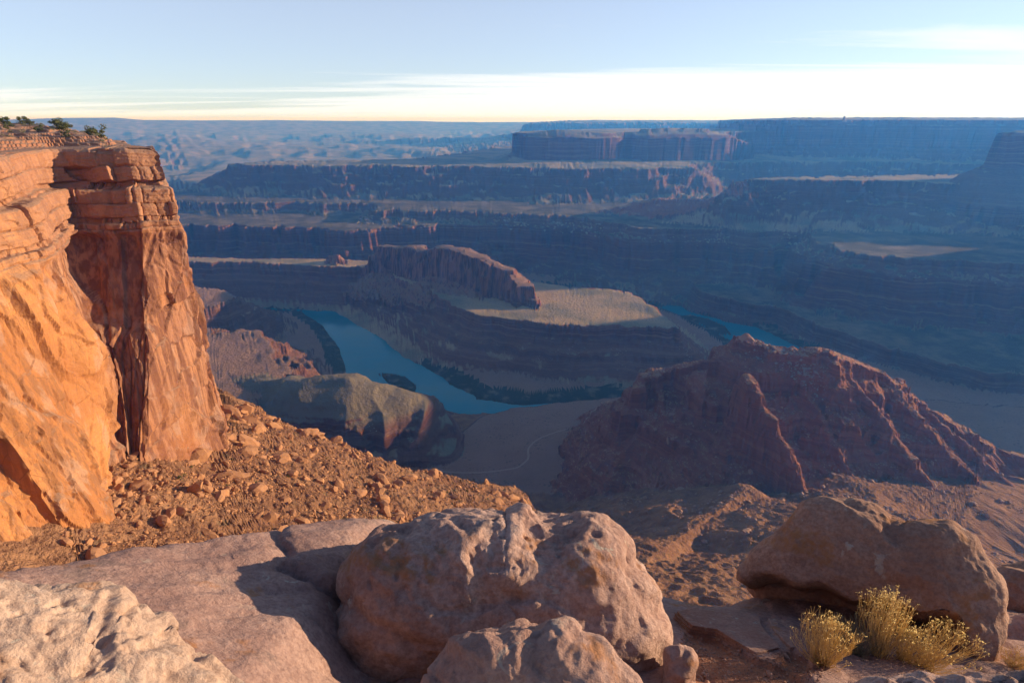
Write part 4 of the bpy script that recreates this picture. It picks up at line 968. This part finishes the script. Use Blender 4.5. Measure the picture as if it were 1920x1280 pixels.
def tube(vs, fs, pts, r0, r1, off):
    n = len(pts); rad = np.linspace(r0, r1, n); T = np.gradient(pts, axis=0); T /= np.linalg.norm(T, axis=1)[:, None] + 1e-9
    a = np.cross(T, [0.3, 0.2, 0.93]); a /= np.linalg.norm(a, axis=1)[:, None] + 1e-9; b = np.cross(T, a)
    for k in range(3):
        an = k * 2.0944; vs.append(pts + (a * math.cos(an) + b * math.sin(an)) * rad[:, None])
    for k in range(3):
        k2 = (k + 1) % 3
        for i in range(n - 1): fs.append((off + k * n + i, off + k2 * n + i, off + k2 * n + i + 1, off + k * n + i + 1))
    return off + 3 * n
def bush(name, xy, h, spread, nst, label, lean=(0, 0), flowers=True, stem=STRAW, seed=0, fl=1.0):
    r = np.random.RandomState(seed); z0 = float(near_ground(np.array([xy[0]]), np.array([xy[1]]))[0]) - 0.02
    root = bpy.data.objects.new(name, None); COL.objects.link(root); root.location = (xy[0], xy[1], z0); tag(root, label, 'bush', 'dry bushes by the overhanging boulder')
    vs, fs, off = [], [], 0; fv, ff, fo = [], [], 0
    for i in range(nst):
        a = r.uniform(0, 6.28); q = r.uniform(0, 1) ** 0.75; L = h * r.uniform(0.78, 1.02) * (1.04 - 0.26 * q)
        if i % 5 == 0: L *= r.uniform(0.5, 0.8)
        dx, dy = math.cos(a) * q * spread + lean[0], math.sin(a) * q * spread * 0.8 + lean[1]
        b0 = np.array([math.cos(a), math.sin(a), 0]) * q * 0.03
        t = np.linspace(0, 1, 7)[:, None]
        pts = b0 + np.concatenate([dx * (1.35 * t - 0.35 * t ** 2), dy * (1.35 * t - 0.35 * t ** 2), L * (0.8 * t + 0.2 * t ** 2)], 1) + np.cumsum(r.normal(0, 0.012, (7, 3)), 0) * np.array([1, 1, 0.2])
        off = tube(vs, fs, pts, 0.0022, 0.0009, off)
        tips = [pts[-1]]
        for s_ in range(r.randint(0, 4)):                       # side twigs near the top
            p0 = pts[5]; d = r.normal(0, 0.02, 3) + 0.04 * np.array([dx, dy, 0]); d[2] = abs(d[2]) + h * r.uniform(0.08, 0.17); tp = p0 + np.linspace(0, 1, 3)[:, None] * d; off = tube(vs, fs, tp, 0.0012, 0.0007, off); tips.append(tp[-1])
        if flowers:
            for tp in tips:
                if r.uniform() > fl: continue
                for s_ in range(r.randint(3, 6)):
                    c = tp + r.normal(0, 0.006, 3) * np.array([1, 1, 0.5]); n = r.normal(size=3); n /= np.linalg.norm(n); u = np.cross(n, [0.1, 0.9, 0.2]); u /= np.linalg.norm(u); v = np.cross(n, u); w = r.uniform(0.003, 0.0065)
                    fv += [c + u * w, c + v * w * 0.7, c - u * w, c - v * w * 0.7]; ff.append((fo, fo + 1, fo + 2, fo + 3)); fo += 4
    link('stems', mesh_np('stems', np.concatenate(vs), fs), stem, root)
    if fv: link('flower_heads', mesh_np('flower_heads', np.array(fv), ff), FLOW, root)
    return root
bush('dry_bush', (2.28, 3.04), 0.46, 0.17, 210, 'straw yellow dry bush, leftmost and rounded like a broom', (-0.03, 0.0), seed=1, fl=0.45)
bush('dry_bush', (2.88, 3.27), 0.64, 0.17, 170, 'tallest dry bush with pale yellow flower heads in the middle', (0.0, 0.03), seed=2, fl=0.7)
bush('dry_bush', (2.72, 3.31), 0.34, 0.20, 190, 'grey leafless bush in shade between the broom bush and the tallest', (-0.06, 0.02), False, GREYS, 3)
bush('dry_bush', (3.04, 3.23), 0.33, 0.15, 120, 'short bush thick with golden flower heads right of the tallest', (0.02, -0.02), seed=4)
bush('dry_bush', (3.13, 3.16), 0.40, 0.22, 110, 'rightmost spreading bush with golden tips against the boulder', (0.16, 0.0), seed=5, fl=0.55)
bush('grass_tuft', (3.98, 3.26), 0.16, 0.09, 90, 'small yellow green grass tuft at the right edge by the ledge', (0, 0), False, STRAW, 6)

# ------------------------------------------------------------------ junipers and shrubs
LEAF = plant_mat('juniper_leaf', (0.075, 0.085, 0.028), (0.145, 0.145, 0.05), 0.3)
SAGE = plant_mat('sage_leaf', (0.17, 0.165, 0.09), (0.27, 0.25, 0.14), 0.3)
BARK = rock_mat('bark', (0.16, 0.11, 0.075), (0.24, 0.18, 0.13), 3)
def crown_mesh(seed, n, w, h, leaf, lobes=7, z0=0.25):
    r = np.random.RandomState(seed); c = np.stack([r.normal(0, 0.42 * w, lobes), r.normal(0, 0.42 * w, lobes), r.uniform(z0, 0.85, lobes) * h], 1); rad = r.uniform(0.22, 0.42, lobes) * min(w, h)
    vs, fs = [], []
    for i in range(n):
        k = r.randint(lobes); d = r.normal(size=3); d /= np.linalg.norm(d); p = c[k] + d * rad[k] * r.uniform(0.55, 1.08) * np.array([1.15, 1.15, 0.85]); p[2] = max(p[2], 0.04 * h)
        u = r.normal(size=3); u /= np.linalg.norm(u); v = np.cross(u, d); v /= np.linalg.norm(v) + 1e-9; s = leaf * r.uniform(0.6, 1.3); o = len(vs)
        vs += [p - u * s, p + v * s * 0.55, p + u * s, p - v * s * 0.55]; fs.append((o, o + 1, o + 2, o + 3))
    return mesh_np('crown', np.array(vs), fs)
def trunk_mesh(seed, h, rad):
    r = np.random.RandomState(seed); vs, fs, off = [], [], 0
    for k in range(4):
        d = np.array([r.normal(0, 0.35), r.normal(0, 0.35), 0.75]) * h; t = np.linspace(0, 1, 6)[:, None]
        off = tube(vs, fs, t * d + np.sin(t * 4 + k) * 0.05 * h * np.array([1, 0.6, 0]), rad * (1 if k == 0 else 0.6), rad * 0.2, off)
    return mesh_np('trunk', np.concatenate(vs), fs)
def plants():
    r = np.random.RandomState(9)
    JC = [crown_mesh(60 + k, 620, 1.5, 2.2, 0.15) for k in range(3)]; JT = [trunk_mesh(70 + k, 1.7, 0.12) for k in range(3)]
    SCN = [crown_mesh(80 + k, 240, 0.8, 0.8, 0.09, 5, 0.15) for k in range(3)]; STK = [trunk_mesh(90 + k, 0.6, 0.03) for k in range(3)]
    for m in JC: m.materials.append(LEAF)
    for m in SCN: m.materials.append(SAGE)
    GC = [m.copy() for m in SCN]
    for m in GC: m.materials.clear(); m.materials.append(LEAF)
    for m in JT + STK: m.materials.append(BARK)
    def put(name, x, y, s, C, T, label, cat, group, zoff=-0.1):
        z = float((plateau_h if 'plateau' in group else height)(np.array([x]), np.array([y]))[0])
        root = bpy.data.objects.new(name, None); COL.objects.link(root); root.location = (x, y, z + zoff); root.scale = (s, s, s * r.uniform(0.85, 1.1)); root.rotation_euler = (0, 0, r.uniform(0, 6.28))
        link('trunk' if cat == 'tree' else 'stems', T[r.randint(3)], parent=root); link('crown' if cat == 'tree' else 'foliage', C[r.randint(3)], parent=root)
        tag(root, label, cat, group)
    # (pixel-free) places on the plateau behind the rim of the left cliff
    trees = [(-164, 197, 1.25), (-170, 212, 1.1), (-160, 202, 0.9), (-158, 215, 1.25), (-155, 208, 1.0), (-150, 203, 1.35), (-150, 216, 1.2), (-140, 203, 1.3), (-143, 208, 1.5), (-172, 203, 1.1), (-166, 222, 1.2), (-140, 190, 0.8), (-150, 192, 0.9), (-146, 197, 1.0), (-158, 191, 0.8), (-134, 197, 0.8), (-165, 190, 0.9)]
    trees = [(a, b, c * 1.3) for a, b, c in trees]; trees.sort(key=lambda t: t[0] / t[1])
    place = ['first and leftmost', 'second', 'third', 'fourth', 'fifth', 'sixth', 'seventh', 'eighth', 'ninth', 'tenth', 'eleventh', 'twelfth', 'thirteenth', 'fourteenth', 'fifteenth', 'sixteenth', 'last and rightmost']
    for (x, y, s), pl in zip(trees, place):
        put('juniper_tree', x, y, s, JC, JT, pl + ' juniper from the left on the plateau above the cliff', 'tree', 'junipers on the left plateau')
    for k in range(90):
        x, y = r.uniform(-195, -124), r.uniform(172, 235)
        if not poly_sd(np.array([x]), np.array([y]), LEFT)[0] < -3: continue
        put('shrub', x, y, r.uniform(0.7, 1.5), SCN, STK, 'low grey green shrub on the plateau above the left cliff', 'shrub', 'shrubs on the left plateau', -0.05)
    for x, y, s in ((-95, 139, 2.0), (-88, 148, 1.3), (-84, 158, 1.6), (-80, 172, 1.2), (-96, 214, 1.0), (-78, 206, 1.1), (-46, 172, 1.4), (-30, 222, 1.5), (-22, 232, 1.3), (-12, 228, 1.6), (-38, 214, 1.1), (-62, 196, 1.0), (-8, 246, 1.4), (-100, 152, 1.1), (-55, 182, 0.9), (-26, 206, 1.2), (-18, 250, 1.2), (-4, 262, 1.3)):
        put('scree_shrub', x, y, s * 0.9, GC, STK, 'green shrub growing among the rocks of the scree slope', 'shrub', 'shrubs on the scree slope', -0.05)
plants()
# ------------------------------------------------------------------ small things
def make_road():
    pts = np.array([(165, 962), (140, 945), (99, 921), (70, 902), (40, 880), (27, 854), (29, 830), (9, 806), (-53, 802), (-116, 810), (-150, 822)], float)
    t = np.arange(len(pts)); tt = np.linspace(0, len(pts) - 1, 160); L = np.stack([np.interp(tt, t, pts[:, 0]), np.interp(tt, t, pts[:, 1])], 1)
    for _ in range(25): L[1:-1] = (L[:-2] + 2 * L[1:-1] + L[2:]) / 4
    T = np.gradient(L, axis=0); T /= np.linalg.norm(T, axis=1)[:, None]; Nn = np.stack([-T[:, 1], T[:, 0]], 1); rows = []
    for o in (-1.7, -0.6, 0.6, 1.7):
        q = L + Nn * o; rows.append(np.stack([q[:, 0], q[:, 1], np.maximum(height(q[:, 0], q[:, 1]), height(L[:, 0], L[:, 1]) - 0.3) + 0.5], 1))
    V = np.stack(rows, 1)
    m = MT('dirt_road', 0.95, 0.1); m.col(m.mix(m.noise(m.P(), 0.2, 4), (0.34, 0.21, 0.145), (0.46, 0.30, 0.215)))
    struct(link('dirt_road', mesh_np('dirt_road', V.reshape(-1, 3), grid_quads(len(L), 4)), m.m))
make_road()
def make_crest_blocks():
    r = np.random.RandomState(15); t = r.uniform(0, 1, 260); X = np.interp(t, [0, .4, 1], [356, 405, 436]) + r.normal(0, 7, 260); Y = np.interp(t, [0, .4, 1], [797, 772, 726]) + r.normal(0, 9, 260)
    sz = np.clip(0.9 * (1 - r.uniform(0, 1, 260)) ** -0.4, 0.9, 3.5)
    scatter_mesh('crest_blocks', np.stack([X, Y, height(X, Y) + 0.5], 1), sz, PALE_M, 1, 9, 'pale broken caprock blocks on the crest of the brown ridge', 'rubble')
    # caprock knob on the summit
    v, f = rock_np(911, 3, 8, 0.8, 0.06); o = link('summit_rock', mesh_np('summit_rock', v * np.array([11, 9, 8]), tris=f), RIDGE_M, loc=(352, 800, -305))
    tag(o, 'blocky caprock knob on the summit of the brown ridge', 'rock')
    # slender spire on the far skyline
    t = np.linspace(0, 1, 9); n = 10; rad = np.interp(t, [0, .25, .5, .8, 1], [26, 15, 9, 8, 3]); a = np.linspace(0, 2 * math.pi, n, endpoint=False)
    V = np.stack([np.stack([rad_ * np.cos(a) * (1 + 0.2 * np.sin(3 * a + k)), rad_ * np.sin(a), np.full(n, z_)], 1) for k, (rad_, z_) in enumerate(zip(rad, t * 38))]).reshape(-1, 3)
    o = link('rock_spire', mesh_np('rock_spire', V, grid_quads(9, n, True)), RIDGE_M, loc=(2262, 4160, -14)); tag(o, 'slender dark rock spire standing on the far mesa skyline', 'spire')
make_crest_blocks()
def make_person():
    x, y = -127.5, 190.5; z = float(plateau_h(np.array([x]), np.array([y]))[0])
    P = [(0, 0, .95), (0, 0, 1.2), (0, 0, 1.42), (0, 0, 1.52), (0, .01, 1.66), (.10, 0, .90), (.11, .02, .5), (.11, 0, .09), (.11, -.14, .04), (-.10, 0, .90), (-.11, .0, .5), (-.11, .03, .09), (-.11, -.11, .04),
         (.19, 0, 1.40), (.25, .02, 1.14), (.24, -.06, .90), (.24, -.09, .80), (-.19, 0, 1.40), (-.25, .02, 1.14), (-.24, -.06, .90), (-.24, -.09, .80)]
    E_ = [(0, 1), (1, 2), (2, 3), (3, 4), (0, 5), (5, 6), (6, 7), (7, 8), (0, 9), (9, 10), (10, 11), (11, 12), (2, 13), (13, 14), (14, 15), (15, 16), (2, 17), (17, 18), (18, 19), (19, 20)]
    rad = [.15, .15, .14, .055, .10, .09, .065, .045, .04, .09, .065, .045, .04, .06, .045, .035, .035, .06, .045, .035, .035]
    me = bpy.data.meshes.new('person'); me.from_pydata(P, E_, [])
    m = MT('clothing', 0.9, 0.2); sp = m.N('ShaderNodeSeparateXYZ'); m.L(m.obj(), sp.inputs[0])
    c = m.mix(m.rng(sp.outputs[2], 0.93, 0.97), (0.03, 0.03, 0.045), (0.42, 0.20, 0.26)); c = m.mix(m.rng(sp.outputs[2], 1.49, 1.52), c, (0.45, 0.28, 0.20)); m.col(c)
    me.materials.append(m.m)
    o = link('person', me); o.location = (x, y, z)
    mod = o.modifiers.new('skin', 'SKIN'); sd = o.modifiers.new('sub', 'SUBSURF'); sd.levels = sd.render_levels = 1
    if not me.skin_vertices: me.attributes.new('skin', 'FLOAT', 'POINT')
    try:
        for v, r_ in zip(me.skin_vertices[0].data, rad): v.radius = (r_, r_)
        me.skin_vertices[0].data[0].use_root = True
    except Exception: pass
    v, f = ICO[2]; hm = MT('hair', 0.7, 0.3); hm.col((0.03, 0.02, 0.015))
    k = v[:, 2] * 1.0 - v[:, 1] * -0.5 > -0.35
    ok = k[f].all(1); link('hair', mesh_np('hair', v * np.array([.105, .118, .125]) + np.array([0, .015, 1.685]), tris=f[ok]), hm.m, o)
    tag(o, 'tiny standing person in a pink top and dark trousers on the cliff plateau', 'person')
make_person()

# ------------------------------------------------------------------ air
def make_haze():
    m = bpy.data.materials.new('haze'); m.use_nodes = True; nt = m.node_tree
    for n in list(nt.nodes): nt.nodes.remove(n)
    out = nt.nodes.new('ShaderNodeOutputMaterial'); pv = nt.nodes.new('ShaderNodeVolumePrincipled')
    pv.inputs['Density'].default_value = 1.25e-4
    pv.inputs['Color'].default_value = (0.06, 0.32, 1.0, 1)
    pv.inputs['Absorption Color'].default_value = (1, 1, 1, 1)
    pv.inputs['Anisotropy'].default_value = 0.3
    nt.links.new(pv.outputs[0], out.inputs['Volume'])
    s = 23000.0; z0, z1 = -642.0, TOP_Z + 6.0
    V = [(-s, -s, z0), (s, -s, z0), (s, s, z0), (-s, s, z0), (-s, -s, z1), (s, -s, z1), (s, s, z1), (-s, s, z1)]
    q = [(0, 3, 2, 1), (4, 5, 6, 7), (0, 1, 5, 4), (1, 2, 6, 5), (2, 3, 7, 6), (3, 0, 4, 7)]
    o = link('haze', mesh_np('haze', V, q), m)
    o['kind'] = 'stuff'; o['label'] = 'pale blue haze filling the air of the canyon'; o['category'] = 'haze'
make_haze()
